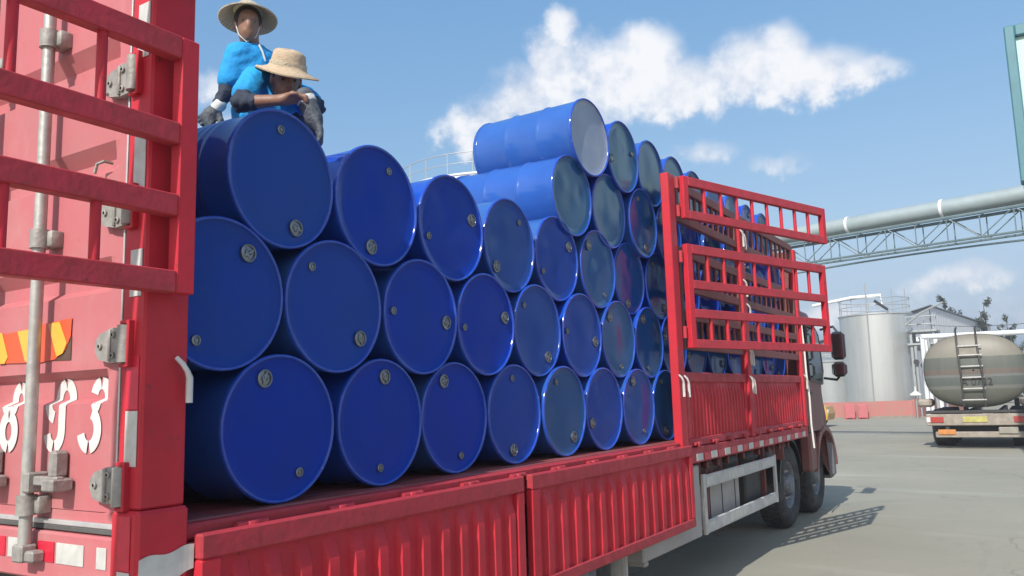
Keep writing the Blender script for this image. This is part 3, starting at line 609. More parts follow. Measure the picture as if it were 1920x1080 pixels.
# ------------------------------------------------------------------ people (smooth-blended distance fields -> one skin each)
def sdf_mesh(name, prims, res, k, m, parent, clip=None, grow=0., smooth_it=1, folds=0.):
    pts = []
    for p in prims:
        if p[0] == 'c': pts += [np.array(p[1])-p[3], np.array(p[1])+p[3], np.array(p[2])-p[4], np.array(p[2])+p[4]]
        else: pts += [np.array(p[1])-max(p[2]), np.array(p[1])+max(p[2])]
    lo = np.min(pts, 0)-grow-3*res; hi = np.max(pts, 0)+grow+3*res
    ax = [np.arange(lo[i], hi[i]+res, res) for i in range(3)]
    Xg, Yg, Zg = np.meshgrid(*ax, indexing='ij'); Pg = np.stack([Xg, Yg, Zg], -1)
    F = None
    for p in prims:
        if p[0] == 'c':
            a, b = np.array(p[1], float), np.array(p[2], float); ab = b-a; t = np.clip(((Pg-a)@ab)/(ab@ab+1e-9), 0, 1)
            d = np.linalg.norm(Pg-a-t[..., None]*ab, axis=-1)-(p[3]+(p[4]-p[3])*t)
        else:
            q = Pg-np.array(p[1], float)
            if len(p) > 3: q = q@np.array(p[3]).T
            rad = np.array(p[2], float); kk = np.linalg.norm(q/rad, axis=-1); d = (kk-1)*rad.min()*np.clip(kk, .6, 1)/np.clip(kk, .6, 1)
            g2 = np.linalg.norm(q/(rad*rad), axis=-1)+1e-6; d = kk*(kk-1)/g2
        if F is None: F = d
        else:
            h = np.clip(.5+.5*(F-d)/k, 0, 1); F = F*(1-h)+d*h-k*h*(1-h)
    F = F-grow
    if folds: F = F+folds*(np.sin(Zg*95+9*np.sin(Yg*11)+7*np.sin(Xg*13))*.7+np.sin(Zg*61-Yg*78+5*np.sin(Xg*17+Zg*9))*.8+np.sin(Xg*110+Yg*87+4*np.sin(Zg*14))*.4)
    if clip is not None: F = clip(Pg, F)
    S = F < 0; nx, ny, nz = F.shape
    c = np.zeros((nx-1, ny-1, nz-1), int); acc = np.zeros((nx-1, ny-1, nz-1, 3)); cnt = np.zeros((nx-1, ny-1, nz-1))
    for dx in (0, 1):
        for dy in (0, 1):
            for dz in (0, 1): c += S[dx:nx-1+dx, dy:ny-1+dy, dz:nz-1+dz]
    act = (c > 0) & (c < 8)
    for axi in range(3):
        o1 = [i for i in range(3) if i != axi]
        for u in (0, 1):
            for v in (0, 1):
                s0 = [0, 0, 0]; s0[o1[0]] = u; s0[o1[1]] = v; s1 = list(s0); s1[axi] = 1
                f0 = F[s0[0]:nx-1+s0[0], s0[1]:ny-1+s0[1], s0[2]:nz-1+s0[2]]; f1 = F[s1[0]:nx-1+s1[0], s1[1]:ny-1+s1[1], s1[2]:nz-1+s1[2]]
                x = (f0 < 0) != (f1 < 0); t = np.where(x, f0/(f0-f1+1e-12), 0)
                for a in range(3): acc[..., a] += np.where(x, t if a == axi else s0[a], 0)
                cnt += x
    idx = -np.ones(act.shape, int); ii = np.argwhere(act); idx[act] = np.arange(len(ii))
    V = lo+(ii+acc[act]/cnt[act][:, None])*res
    faces = []
    for axi in range(3):
        o1 = [i for i in range(3) if i != axi]; sl0 = [slice(None)]*3; sl1 = [slice(None)]*3; sl0[axi] = slice(0, -1); sl1[axi] = slice(1, None)
        e = np.argwhere(S[tuple(sl0)] != S[tuple(sl1)])
        for q in e:
            if q[o1[0]] < 1 or q[o1[1]] < 1 or q[o1[0]] > act.shape[o1[0]]-1 or q[o1[1]] > act.shape[o1[1]]-1: continue
            f = []
            for (u, v) in ((0, 0), (1, 0), (1, 1), (0, 1)):
                w_ = q.copy(); w_[o1[0]] -= u; w_[o1[1]] -= v; f.append(idx[tuple(w_)])
            if min(f) >= 0: faces.append(f)
    g = G(); g.add([tuple(v) for v in V], faces, True)
    o = g.build(name, m, parent)
    if smooth_it:
        bm = bmesh.new(); bm.from_mesh(o.data)
        for _ in range(smooth_it): bmesh.ops.smooth_vert(bm, verts=bm.verts[:], factor=.5, use_axis_x=True, use_axis_y=True, use_axis_z=True)
        bm.to_mesh(o.data); bm.free()
    return o
MT['skin'] = mat('skin', (.27, .14, .09), .5, c2=(.22, .11, .07), nscale=18)
MT['hair'] = mat('hair', (.012, .010, .009), .5)
MT['eye'] = mat('eye_dark', (.02, .015, .012), .3)
MT['lips'] = mat('lips', (.28, .11, .09), .5)
MT['shirt'] = mat('bright_blue_cotton', (.012, .31, .66), .85, c2=(.012, .25, .56), nscale=9, bump=.5, bscale=22)
MT['sleeve'] = mat('dark_sleeve_cloth', (.03, .04, .065), .85, noise=.3, nscale=20, bump=.4, bscale=40)
MT['trousers'] = mat('navy_cloth', (.02, .03, .06), .9, noise=.3, nscale=14, bump=.4, bscale=30)
MT['glove'] = mat('dark_glove', (.05, .06, .075), .7, c2=(.11, .12, .13), nscale=30, bump=.4, bscale=60)
MT['cuff'] = mat('glove_cuff', (.66, .66, .62), .8, noise=.2, nscale=30, bump=.3, bscale=60)
MT['straw'] = mat('pale_straw', (.72, .65, .50), .75, c2=(.55, .48, .35), nscale=45, bump=.6, bscale=90, transl=.35)
MT['straw2'] = mat('tan_straw', (.60, .46, .31), .8, c2=(.46, .34, .22), nscale=30, bump=.6, bscale=70, stretch=(1, 1, 4))
MT['boot'] = mat('work_shoe', (.03, .03, .03), .6)
def Vn(a): v = np.array(a, float); return v/np.linalg.norm(v)
def head_prims(c, f, upv, s=1.0):
    c = np.array(c); f = Vn(f); sd = Vn(np.cross(f, upv)); uu = np.cross(sd, f); Q = np.stack([sd, f, uu])
    P = lambda a, b, d: c+(sd*a+f*b+uu*d)*s
    pr = [('e', P(0, -.012, .035), (.076*s, .094*s, .088*s), Q), ('e', P(0, .022, -.04), (.060*s, .066*s, .082*s), Q), ('c', P(0, .082, .022), P(0, .098, -.022), .012*s, .017*s),
          ('c', P(-.035, .078, .036), P(.035, .078, .036), .014*s, .014*s), ('c', P(0, .074, -.088), P(0, .074, -.09), .022*s, .02*s), ('c', P(-.018, .083, -.058), P(.018, .083, -.058), .012*s, .012*s)]
    for q in (-1, 1): pr.append(('e', P(.078*q, -.012, -.005), (.012*s, .022*s, .033*s), Q))
    return pr, P, Q
def hand_prims(w_, d, nrm, side, s=1., curl=.5):
    """wrist, pointing direction, palm normal, thumb side"""
    w_ = np.array(w_, float); d = Vn(d); nrm = Vn(np.array(nrm)-d*np.dot(nrm, d)); sd = np.cross(d, nrm)*side; Q = np.stack([sd, d, nrm])
    pr = [('e', w_+d*.05*s, (.042*s, .056*s, .019*s), Q), ('c', w_-d*.01, w_+d*.04*s, .025*s, .028*s)]
    for i, (o, l) in enumerate(((.032, .062), (.011, .072), (-.011, .068), (-.031, .052))):
        a = w_+d*.092*s+sd*o*s; c1 = curl*(1+.12*i); d1 = d*math.cos(c1)+nrm*math.sin(c1); b = a+(d1+sd*o*2)*l*.52*s; c2 = curl*2.1; d2 = d*math.cos(c2)+nrm*math.sin(c2)
        pr += [('c', a-d*.012, b, .0105*s, .0095*s), ('c', b, b+d2*l*.5*s, .0095*s, .0075*s)]
    a = w_+d*.025*s+sd*.030*s; b = a+(d*.6+sd*.75+nrm*.25)*.040*s; pr += [('c', a, b, .014*s, .012*s), ('c', b, b+(d*.85+sd*.3+nrm*.4)*.032*s, .0115*s, .009*s)]
    return pr
def lathe_hat(prof, c, axis, n=48, squash=None):
    g = G().lathe(prof, c, axis, n); return g
# --- standing worker
W1 = thing('person', (-1.36, 1.55, 2.41), 'standing worker in bright blue shirt and wide conical straw hat', 'person', 'workers on the load')
f1 = (.80, -.58, -.14); hc = (-1.262, 1.382, 4.012)
hp, HP, HQ = head_prims(hc, f1, (0, 0, 1))
Rs, Ls = (-1.275, 1.315, 3.80), (-1.245, 1.625, 3.83); Re, Rw = (-1.309, 1.277, 3.575), (-1.334, 1.225, 3.455); Le, Lw = (-1.20, 1.72, 3.56), (-1.06, 1.66, 3.42)
torso = [('c', (-1.265, 1.345, 3.80), (-1.245, 1.60, 3.82), .062, .062), ('e', (-1.275, 1.468, 3.70), (.115, .17, .17)), ('e', (-1.32, 1.50, 3.48), (.105, .145, .17)), ('e', (-1.37, 1.535, 3.33), (.115, .16, .12))]
rarm = [('c', Rs, Re, .052, .042), ('c', Re, Rw, .041, .028)]; larm = [('c', Ls, Le, .052, .042), ('c', Le, Lw, .041, .028)]
legs = [('c', (-1.37, 1.45, 3.30), (-1.33, 1.41, 2.90), .085, .058), ('c', (-1.33, 1.41, 2.90), (-1.36, 1.385, 2.49), .055, .040), ('c', (-1.38, 1.62, 3.30), (-1.34, 1.80, 2.90), .085, .058), ('c', (-1.34, 1.80, 2.90), (-1.37, 1.96, 2.49), .055, .040),
        ('c', (-1.40, 1.385, 2.447), (-1.22, 1.37, 2.443), .036, .034), ('c', (-1.41, 1.985, 2.447), (-1.23, 1.975, 2.443), .036, .034)]
b1 = sdf_mesh('body', hp+[('c', (-1.272, 1.425, 3.88), (-1.266, 1.395, 3.95), .052, .050)]+torso+rarm+larm+legs, .0125, .03, 'skin', W1)
def shirt_clip(zhem, cuffs, neck):
    def f(Pg, F):
        F = np.maximum(F, zhem-Pg[..., 2])
        for (a, b, t) in cuffs:
            a, b = np.array(a), np.array(b); d = Vn(b-a); c = a+(b-a)*t
            near = np.linalg.norm(Pg-(a+b)/2, axis=-1) < .75*np.linalg.norm(b-a)+.06
            F = np.where(near, np.maximum(F, (Pg-c)@d), F)
        a, d = np.array(neck[0]), Vn(neck[1]); r = np.linalg.norm(Pg-a, axis=-1)
        return np.maximum(F, np.where(r < .16, (Pg-a)@d, -1))
    return f
sh = torso+[('c', Rs, tuple(np.array(Rs)+(np.array(Re)-Rs)*.72), .058, .058), ('c', Ls, tuple(np.array(Ls)+(np.array(Le)-Ls)*.72), .058, .058), ('c', (-1.27, 1.43, 3.86), (-1.27, 1.41, 3.91), .06, .055)]
sdf_mesh('shirt', sh, .0115, .035, 'shirt', W1, clip=shirt_clip(3.36, [], ((-1.262, 1.41, 3.905), (.25, -.2, 1))), grow=.016, folds=.0022)
sdf_mesh('collar', [('c', (-1.285, 1.36, 3.885), (-1.22, 1.385, 3.86), .018, .012), ('c', (-1.22, 1.385, 3.86), (-1.225, 1.46, 3.875), .014, .016), ('c', (-1.225, 1.46, 3.885), (-1.30, 1.475, 3.91), .016, .016)], .008, .01, 'trousers', W1)
sdf_mesh('arm_sleeve', [('c', tuple(np.array(Rs)+(np.array(Re)-Rs)*.6), Re, .052, .05), ('c', Re, tuple(np.array(Re)+(np.array(Rw)-Re)*.9), .049, .038)], .008, .02, 'sleeve', W1, folds=.003)
sdf_mesh('arm_sleeve', [('c', tuple(np.array(Ls)+(np.array(Le)-Ls)*.6), Le, .052, .05), ('c', Le, tuple(np.array(Le)+(np.array(Lw)-Le)*.9), .049, .038)], .008, .02, 'sleeve', W1, folds=.003)
sdf_mesh('trousers', [q for q in legs[:4]]+[torso[3]], .014, .03, 'trousers', W1, clip=lambda Pg, F: np.maximum(np.maximum(F, Pg[..., 2]-3.37), 2.50-Pg[..., 2]), grow=.014)
for q in legs[4:]: sdf_mesh('shoe', [q, ('c', tuple(np.array(q[1])+(0, 0, .03)), tuple(np.array(q[1])+(.01, 0, .07)), .042, .044)], .01, .02, 'boot', W1, grow=.004)
gd = (-.05, -.06, -.11)
sdf_mesh('glove', hand_prims(Rw, gd, (.2, -.6, -.4), -1, 1.12, .55), .006, .010, 'glove', W1, grow=.003)
d_ = Vn(gd); a_ = np.array(Rw)
sdf_mesh('glove_cuff', [('c', tuple(a_-d_*.022), tuple(a_+d_*.006), .041, .037)], .006, .01, 'cuff', W1)
sdf_mesh('glove', hand_prims(Lw, (.7, -.2, -.5), (0, -.3, -.8), 1, 1.1, .5), .007, .010, 'glove', W1, grow=.003)
hair = sdf_mesh('hair', [hp[0]], .008, .01, 'hair', W1, clip=lambda Pg, F: np.maximum(F, ((Pg-np.array(hc))@Vn(f1))-.05-.35*(Pg[..., 2]-4.03)), grow=.007)
def face_bits(P, par, parts=True):
    g = G()
    for q in (-1, 1): g.lathe([(.001, .004), (.006, .003), (.008, 0)], P(.031*q, .079, .008), (f1), 10)
    g.build('eyes', 'eye', par)
face_bits(HP, W1)
ha = Vector((-.10, .085, 1)).normalized(); hb = Vector(hc)+ha*.058
hat = lathe_hat([(.176, -.018), (.178, -.012), (.150, .004), (.110, .028), (.085, .055), (.060, .085), (.02, .106), (.001, .108), (.001, .102), (.02, .100), (.058, .079), (.082, .049), (.107, .022), (.148, -.002), (.174, -.017)], hb, ha).build('hat', 'straw', W1)
hat['label'] = 'pale conical straw hat with wide round brim'
g = G(); e1 = ha.orthogonal().normalized(); e2 = ha.cross(e1)
for k in range(44):
    t = 2*math.pi*k/44; dd = e1*math.cos(t)+e2*math.sin(t)
    g.tube([hb+dd*.09+ha*.040, hb+dd*.112+ha*.018, hb+dd*.148-ha*.004, hb+dd*.172-ha*.0175], .0035, 4)
g.build('hat_weave', 'straw2', hat)
G().tube([(-1.185, 1.405, 3.875), (-1.165, 1.415, 3.83), (-1.155, 1.43, 3.77)], .006, 5).build('zip', 'cuff', W1)
# chin cord
G().tube([HP(.075, .02, .0), HP(.055, .06, -.08), HP(.01, .07, -.12), HP(-.045, .06, -.08), HP(-.07, .02, .0)], .004, 5).build('chin_cord', 'cuff', W1)
# --- leaning worker
W2 = thing('person', (-1.15, 1.40, 2.41), 'worker in tan sun hat leaning on the third-row drum, pulling on a glove', 'person', 'workers on the load')
f2 = (.80, -.50, -.42); h2 = (-.775, 1.252, 3.50)
hp2, HP2, _ = head_prims(h2, f2, (.3, -.2, 1))
Rs, Ls = (-1.02, 1.235, 3.555), (-.90, 1.50, 3.50); Re, Rw = (-.898, 1.045, 3.335), (-.655, 1.118, 3.318); Le, Lw = (-.70, 1.40, 3.37), (-.592, 1.228, 3.335)
torso = [('c', (-1.01, 1.26, 3.54), (-.91, 1.47, 3.49), .065, .062), ('e', (-1.0, 1.37, 3.42), (.12, .165, .16)), ('e', (-1.10, 1.39, 3.20), (.11, .15, .17)), ('e', (-1.19, 1.42, 2.98), (.12, .16, .13))]
rarm = [('c', Rs, Re, .052, .044), ('c', Re, Rw, .043, .028)]; larm = [('c', Ls, Le, .052, .042), ('c', Le, Lw, .041, .028)]
legs = [('c', (-1.19, 1.33, 2.95), (-.945, 1.27, 2.78), .085, .06), ('c', (-.945, 1.27, 2.78), (-1.10, 1.33, 2.49), .056, .042), ('c', (-1.19, 1.50, 2.95), (-.945, 1.55, 2.78), .085, .06), ('c', (-.945, 1.55, 2.78), (-1.16, 1.47, 2.49), .056, .042),
        ('c', (-1.14, 1.33, 2.447), (-.98, 1.33, 2.443), .036, .034), ('c', (-1.21, 1.46, 2.447), (-1.05, 1.46, 2.443), .036, .034)]
b2 = sdf_mesh('body', hp2+[('c', (-.93, 1.335, 3.50), (-.83, 1.28, 3.46), .055, .05)]+torso+rarm+larm+legs+hand_prims(Rw, (.10, .13, .04), (.1, -.3, -1), -1, 1., .75), .0115, .022, 'skin', W2)
sh = torso+[('c', Rs, tuple(np.array(Rs)+(np.array(Re)-Rs)*.62), .060, .062), ('c', Ls, tuple(np.array(Ls)+(np.array(Le)-Ls)*.5), .058, .056)]
sdf_mesh('shirt', sh, .0115, .035, 'shirt', W2, clip=lambda Pg, F: np.maximum(F, 2.96-Pg[..., 2]), grow=.018, folds=.0022)
lp = lambda a, b, t: tuple(np.array(a)+(np.array(b)-np.array(a))*t)
sdf_mesh('arm_sleeve', [('c', lp(Rs, Re, .5), Re, .054, .054), ('c', Re, lp(Re, Rw, .28), .052, .045)], .008, .02, 'sleeve', W2, folds=.003)
sdf_mesh('arm_sleeve', [('c', lp(Ls, Le, .3), Le, .056, .054), ('c', Le, lp(Le, Lw, .8), .052, .044)], .008, .02, 'trousers', W2, folds=.004)
sdf_mesh('trousers', [q for q in legs[:4]]+[torso[3]], .014, .03, 'trousers', W2, clip=lambda Pg, F: np.maximum(np.maximum(F, Pg[..., 2]-3.02), 2.50-Pg[..., 2]), grow=.014)
sdf_mesh('apron', [('c', (-.90, 1.30, 3.42), (-.90, 1.47, 3.40), .03, .03), ('c', (-.93, 1.30, 3.15), (-.92, 1.50, 3.15), .04, .04), ('e', (-.915, 1.39, 3.28), (.05, .14, .18))], .011, .03, 'trousers', W2)
for q in legs[4:]: sdf_mesh('shoe', [q, ('c', tuple(np.array(q[1])+(0, 0, .03)), tuple(np.array(q[1])+(.01, 0, .07)), .042, .044)], .01, .02, 'boot', W2, grow=.004)
gd = (.06, .05, -.19); d_ = Vn(gd); a_ = np.array(Lw)
sdf_mesh('glove', [('c', tuple(a_-d_*.02), tuple(a_+d_*.11), .050, .046)]+hand_prims(tuple(a_+d_*.09), gd, (-.5, -.6, 0), 1, 1.2, .35), .006, .012, 'glove', W2, grow=.003)
sdf_mesh('glove_cuff', [('c', tuple(a_-d_*.004), tuple(a_+d_*.004), .054, .054)], .006, .01, 'cuff', W2)
sdf_mesh('hair', [hp2[0]], .008, .01, 'hair', W2, clip=lambda Pg, F: np.maximum(F, ((Pg-np.array(h2))@Vn(f2))-.03-.35*(Pg[..., 2]-3.53)), grow=.007)
f1 = f2; face_bits(HP2, W2)
ha = Vector((.34, -.26, 1)).normalized(); ha = (ha+Vector((.03, .09, 0))).normalized(); hb = Vector(h2)+ha*.044
n = 48; rows = []; e1 = Vector((.63, .77, 0)); e1 = (e1-ha*e1.dot(ha)).normalized(); e2 = ha.cross(e1)
prof = [(.178, -.012), (.172, -.004), (.140, .004), (.112, .018), (.100, .035), (.094, .07), (.088, .105), (.070, .118), (.03, .124), (.001, .125)]
for (r, h) in prof:
    rows.append([tuple(hb+(e1*math.cos(2*math.pi*(k % n)/n)+e2*math.sin(2*math.pi*(k % n)/n)*1.05)*r+ha*(h+.010*math.sin(4*math.pi*k/n+1)*max(0, (r-.11)/.07)-.004*math.cos(6*math.pi*k/n))) for k in range(n+1)])
rows2 = [[tuple(Vector(p)-ha*.005) for p in r] for r in rows[:4]]
hat2 = G().grid(rows, True).grid(rows2[::-1], True).build('hat', 'straw2', W2); hat2['label'] = 'tan woven sun hat with drooping brim'
rows = []
for (r, h) in ((.1005, .024), (.1002, .040), (.0985, .052)): rows.append([tuple(hb+(e1*math.cos(2*math.pi*(k % n)/n)+e2*math.sin(2*math.pi*(k % n)/n)*1.05)*(r+.003)+ha*h) for k in range(n+1)])
G().grid(rows, True).build('hat_band', 'straw', hat2)
# ------------------------------------------------------------------ background
MT['tank'] = mat('tank_aluminium', (.62, .63, .60), .38, metal=.6, c2=(.46, .47, .45), nscale=1.2, stretch=(1, 1, .12), bump=.05, bscale=3, rvar=.1)
MT['tank2'] = mat('tank_grey', (.36, .38, .38), .5, metal=.2, noise=.2, nscale=1.5, stretch=(1, 1, .15))
MT['pipe_white'] = mat('pipe_white', (.74, .76, .78), .4, noise=.1, nscale=3)
MT['steel_green'] = mat('steel_green', (.14, .20, .22), .5, noise=.25, nscale=3)
MT['pipe_teal'] = mat('pipe_lagging', (.30, .36, .37), .5, metal=.1, noise=.15, nscale=2)
MT['wallred'] = mat('red_bund_wall', (.46, .16, .14), .8, c2=(.38, .20, .17), nscale=2.5, bump=.2)
MT['board'] = mat('billboard_frame', (.07, .20, .24), .5, noise=.15, nscale=3)
MT['boardface'] = mat('billboard_face', (.45, .66, .60), .3, noise=.08, nscale=1)
MT['corr'] = mat('corrugated_cladding', (.62, .63, .64), .5, noise=.15, nscale=2)
MT['roofdark'] = mat('shed_dark', (.22, .25, .28), .6, noise=.2, nscale=2)
MT['leaf'] = mat('needle_foliage', (.045, .06, .035), .8, c2=(.07, .085, .05), nscale=1.5)
MT['bark'] = mat('bark', (.09, .07, .055), .9, noise=.4, nscale=8)
MT['cream'] = mat('dusty_cream', (.29, .265, .215), .65, c2=(.20, .185, .155), nscale=5)
MT['beige'] = mat('bumper_beige', (.33, .285, .23), .7, c2=(.20, .17, .14), nscale=6)
MT['taxi'] = mat('taxi_yellow', (.55, .32, .07), .4, noise=.1, nscale=3)
MT['pink'] = mat('pink_plastic', (.50, .14, .15), .6, noise=.2, nscale=6)
MT['amber'] = mat('amber_lens', (.55, .22, .06), .5, noise=.3, nscale=9)
MT['plate'] = mat('yellow_plate', (.48, .43, .13), .6, noise=.3, nscale=8)
MT['lensred'] = mat('tail_lamp', (.35, .05, .04), .3)
# pipe bridge
d = Vector((5.33, -1.4, 0)).normalized(); c0 = Vector((.27, 24.4, 6.72)); pb = thing('pipe_bridge', (.27, 24.4, 0), 'overhead pipe on a steel lattice truss crossing above the yard', 'pipe bridge')
Lp = 17
A = lambda s, dz, o=0: c0+d*s+Vector((0, 0, dz))+Vector((-d.y, d.x, 0))*o
G().tube([A(-Lp, 0), A(Lp, 0)], .25, 28).build('pipe', 'pipe_teal', pb)
for s in np.arange(-Lp+1.2, Lp, 2.75):
    G().lathe([(.255, -.04), (.275, -.04), (.275, .04), (.255, .04)], A(s, 0), d, 24).build('pipe_clamp', 'pipe_white', pb)
for o in (-.3, .3):
    for (dz, r) in ((-.34, .045), (-1.02, .035)): G().tube([A(-Lp, dz, o), A(Lp, dz, o)], r, 6).build('chord', 'steel_green', pb)
    k = 0
    for s in np.arange(-Lp, Lp-.5, .85):
        G().tube([A(s, -.34, o), A(s, -1.02, o)], .018, 5).build('truss_post', 'steel_green', pb)
        s2 = s+.85; G().tube([A(s, -.34 if k % 2 else -1.02, o), A(s2, -1.02 if k % 2 else -.34, o)], .016, 5).build('truss_diagonal', 'steel_green', pb); k += 1
for s in np.arange(-Lp, Lp, 1.7): G().tube([A(s, -.34, -.3), A(s, -.34, .3)], .02, 5).build('cross_tie', 'steel_green', pb)
for s in (-14, 13):
    for o in (-.3, .3): p = A(s, -1.02, o); G().tube([(p.x, p.y, 0), p], .09, 10).build('leg', 'steel_green', pb)
G().tube([A(s, -1.3+.10*math.cos(s*.35), -.1) for s in np.arange(-Lp, Lp, .8)], .03, 5).build('cable', 'steel_green', pb)
# billboard on a post
bb_ = thing('billboard', (4.9, 15.35, 0), 'tall green framed billboard with a pale face beside the pipe bridge', 'billboard')
for (x0, x1, z0, z1) in ((2.80, 2.97, 5.28, 8.22), (6.8, 7.06, 5.28, 8.22), (2.971, 6.799, 8.0, 8.22), (2.971, 6.799, 5.28, 5.46)): G().box(x0, x1, 15.2, 15.55, z0, z1, .02).build('frame_rail', 'board', bb_)
G().box(2.972, 6.798, 15.30, 15.42, 5.462, 7.998, .004).build('panel', 'boardface', bb_)
G().box(2.84, 2.92, 15.58, 15.70, 0, 7.9, .01).build('post', 'board', bb_); G().box(6.9, 6.98, 15.58, 15.70, 0, 7.9, .01).build('post', 'board', bb_)
for x in np.arange(2.9, 7, .5): G().lathe([(.001, .05), (.03, .05), (.03, 0)], (x, 15.37, 8.22), (0, 0, 1), 8).build('stud', 'board', bb_)
# storage tanks
def storage_tank(c, r, h, m, label, rail=True, stairs=False, hr=1.0, nr=22, group=None):
    t = thing('storage_tank', (c[0], c[1], 0), label, 'tank', group)
    prof = [(r, 0)]
    nb = max(3, int(h/1.5))
    for k in range(nb): z = h*(k+1)/nb; prof += [(r, z-.02), (r+.006, z-.015), (r+.006, z), (r, z+.002)] if k < nb-1 else [(r, h-.05)]
    prof += [(r+.06, h-.05), (r+.06, h+.03), (r*.5, h+r*.09), (.001, h+r*.14)]
    G().lathe(prof, (c[0], c[1], 0), (0, 0, 1), 56).build('shell', m, t)
    if rail:
        for z, rad in ((h+hr, .025), (h+hr*.52, .02)):
            G().tube([(c[0]+(r-.05)*math.cos(2*math.pi*k/48), c[1]+(r-.05)*math.sin(2*math.pi*k/48), z) for k in range(49)], rad, 5, False).build('railing', 'tank2', t)
        for k in range(nr): a = 2*math.pi*k/nr; x, y = c[0]+(r-.05)*math.cos(a), c[1]+(r-.05)*math.sin(a); G().tube([(x, y, h), (x, y, h+hr)], .022, 5).build('rail_post', 'tank2', t)
    return t
st = storage_tank((-5.25, 53.2), 2.07, 6.15, 'tank', 'silver riveted storage tank standing behind the red wall', True, hr=.95, nr=12)
G().tube([(-8.5, 51.4, 6.9), (-6.2, 51.3, 7.2), (-4.6, 51.6, 7.25), (-4.55, 51.7, 6.5)], .10, 8).build('roof_pipe', 'pipe_white', st)
G().tube([(-5.4, 51.08, .3), (-5.35, 51.08, 8.0)], .04, 6).build('sight_pipe', 'tank2', st)
G().tube([(-4.9, 51.1, 6.9), (-4.2, 51.2, 6.3)], .09, 6).build('vent', 'dark', st)
for (x, y) in ((-3.95, 51.5), (-3.3, 52.0)): G().tube([(x, y, 6.1), (x, y, 7.6)], .03, 5).build('ladder_rail', 'tank2', st)
storage_tank((-8.6, 55.5), 1.75, 3.5, 'tank2', 'smaller grey storage tank beside the silver one', True, hr=.8, nr=10)
storage_tank((-1.9, 60.5), 1.7, 5.0, 'tank2', 'grey storage tank behind the pipe rack', False)
storage_tank((-21.6, 35.6), 5.6, 12.75, 'pipe_white', 'huge pale storage tank with roof railing beyond the drums', True, hr=1.1, nr=26)
# red bund wall, barriers
wl = thing('bund_wall', (-5, 48.6, 0), 'low red painted wall in front of the storage tanks', 'wall')
def wall(a, b, h, th=.2, m='wallred', name='wall_section', par=wl):
    a, b = Vector((*a, 0)), Vector((*b, 0)); dd = (b-a); n_ = Vector((-dd.y, dd.x, 0)).normalized()*th/2
    G().add([a-n_, b-n_, b+n_, a+n_]+[q+Vector((0, 0, h)) for q in (a-n_, b-n_, b+n_, a+n_)], [(0, 1, 5, 4), (1, 2, 6, 5), (2, 3, 7, 6), (3, 0, 4, 7), (4, 5, 6, 7), (0, 3, 2, 1)]).build(name, m, par)
wall((-16, 43), (-3.2, 49.6), .95); wall((-3.15, 49.65), (-1.2, 58), 1.0); wall((-16, 42.95), (-3.2, 49.55), .12, .45, 'cream', 'wall_footing')
for k in range(2):
    p = Vector((-6.15+k*.62, 47.55+k*.33, 0)); bt = thing('barrier_panel', tuple(p), 'pink plastic barrier panel leaning at the red wall', 'barrier', 'pink barriers by the wall')
    G().box(p.x-.27, p.x+.27, p.y-.03, p.y+.03, .05, .82, .03).build('panel', 'pink', bt); G().box(p.x-.22, p.x-.14, p.y-.16, p.y+.16, 0, .06, .01).build('foot', 'tape_r', bt); G().box(p.x+.14, p.x+.22, p.y-.16, p.y+.16, 0, .06, .01).build('foot', 'tape_r', bt)
# pipe rack
pr_ = thing('pipe_rack', (-2.2, 48.6, 0), 'grey steel pipe rack with valves between the tank and the tanker', 'pipe rack')
for (x, y) in ((-3.1, 51.2), (-1.9, 51.2), (-3.1, 53), (-1.9, 53)): G().box(x-.07, x+.07, y-.07, y+.07, 0, 4.9, .01).build('column', 'tank2', pr_)
for z in (4.1, 4.85): G().box(-3.3, -1.7, 51.0, 53.2, z, z+.12, .01).build('deck', 'tank2', pr_)
for z in (5.3, 5.75): G().tube([(-3.3, 51.0, z), (-1.7, 51.0, z)], .03, 5).build('railing', 'tank2', pr_)
for x in np.arange(-3.3, -1.65, .32): G().tube([(x, 51.0, 4.9), (x, 51.0, 5.75)], .025, 5).build('rail_post', 'tank2', pr_)
for (x, y, z1, r) in ((-2.85, 50.6, 4.0, .09), (-2.55, 50.5, 3.2, .06), (-2.25, 50.6, 4.4, .10), (-1.75, 50.2, 4.6, .12), (-1.5, 50.6, 3.0, .07)): G().tube([(x, y, .0), (x, y, z1), (x+.02, y+.8, z1)], r, 8).build('riser', 'pipe_white' if r > .095 else 'tank2', pr_)
G().tube([(-3.3, 50.5, 5.2), (-2.4, 50.4, 5.9), (-1.2, 50.2, 6.4)], .06, 6).build('brace_pipe', 'tank2', pr_)
for (x, z) in ((-2.85, 3.1), (-2.5, 2.9), (-2.3, 3.3)): G().lathe([(.001, -.02), (.16, -.02), (.16, .02), (.001, .02)], (x, 50.4, z), (0, 1, 0), 12).build('valve_wheel', 'dark', pr_)
wp = thing('white_pipe', (1.2, 44.5, 0), 'long white horizontal pipe on posts running past the tanker', 'pipe')
G().tube([(-1.75, 42.7, 4.1), (-.3, 43.5, 4.12), (4.5, 46.4, 4.25), (12, 51, 4.3)], .13, 12).build('run', 'pipe_white', wp); G().tube([(-1.7, 42.75, 4.1), (-1.72, 42.75, 0)], .10, 10).build('drop', 'pipe_white', wp)
G().tube([(-1.45, 42.8, 4.0), (-1.25, 42.9, 0)], .07, 8).build('support', 'tank2', wp); G().tube([(9, 49.2, 4.2), (9, 49.2, 0)], .07, 8).build('support', 'tank2', wp)
lm_ = thing('yard_lamp', (-2.7, 47.2, 0), 'white conical cap on a short post at the wall corner', 'lamp'); G().tube([(-2.7, 47.2, 0), (-2.7, 47.2, 1.9)], .035, 6).build('post', 'tank2', lm_); G().lathe([(.30, 1.25), (.28, 1.32), (.05, 1.48), (.02, 1.9)], (-2.7, 47.2, 0), (0, 0, 1), 16).build('cap', 'white', lm_)
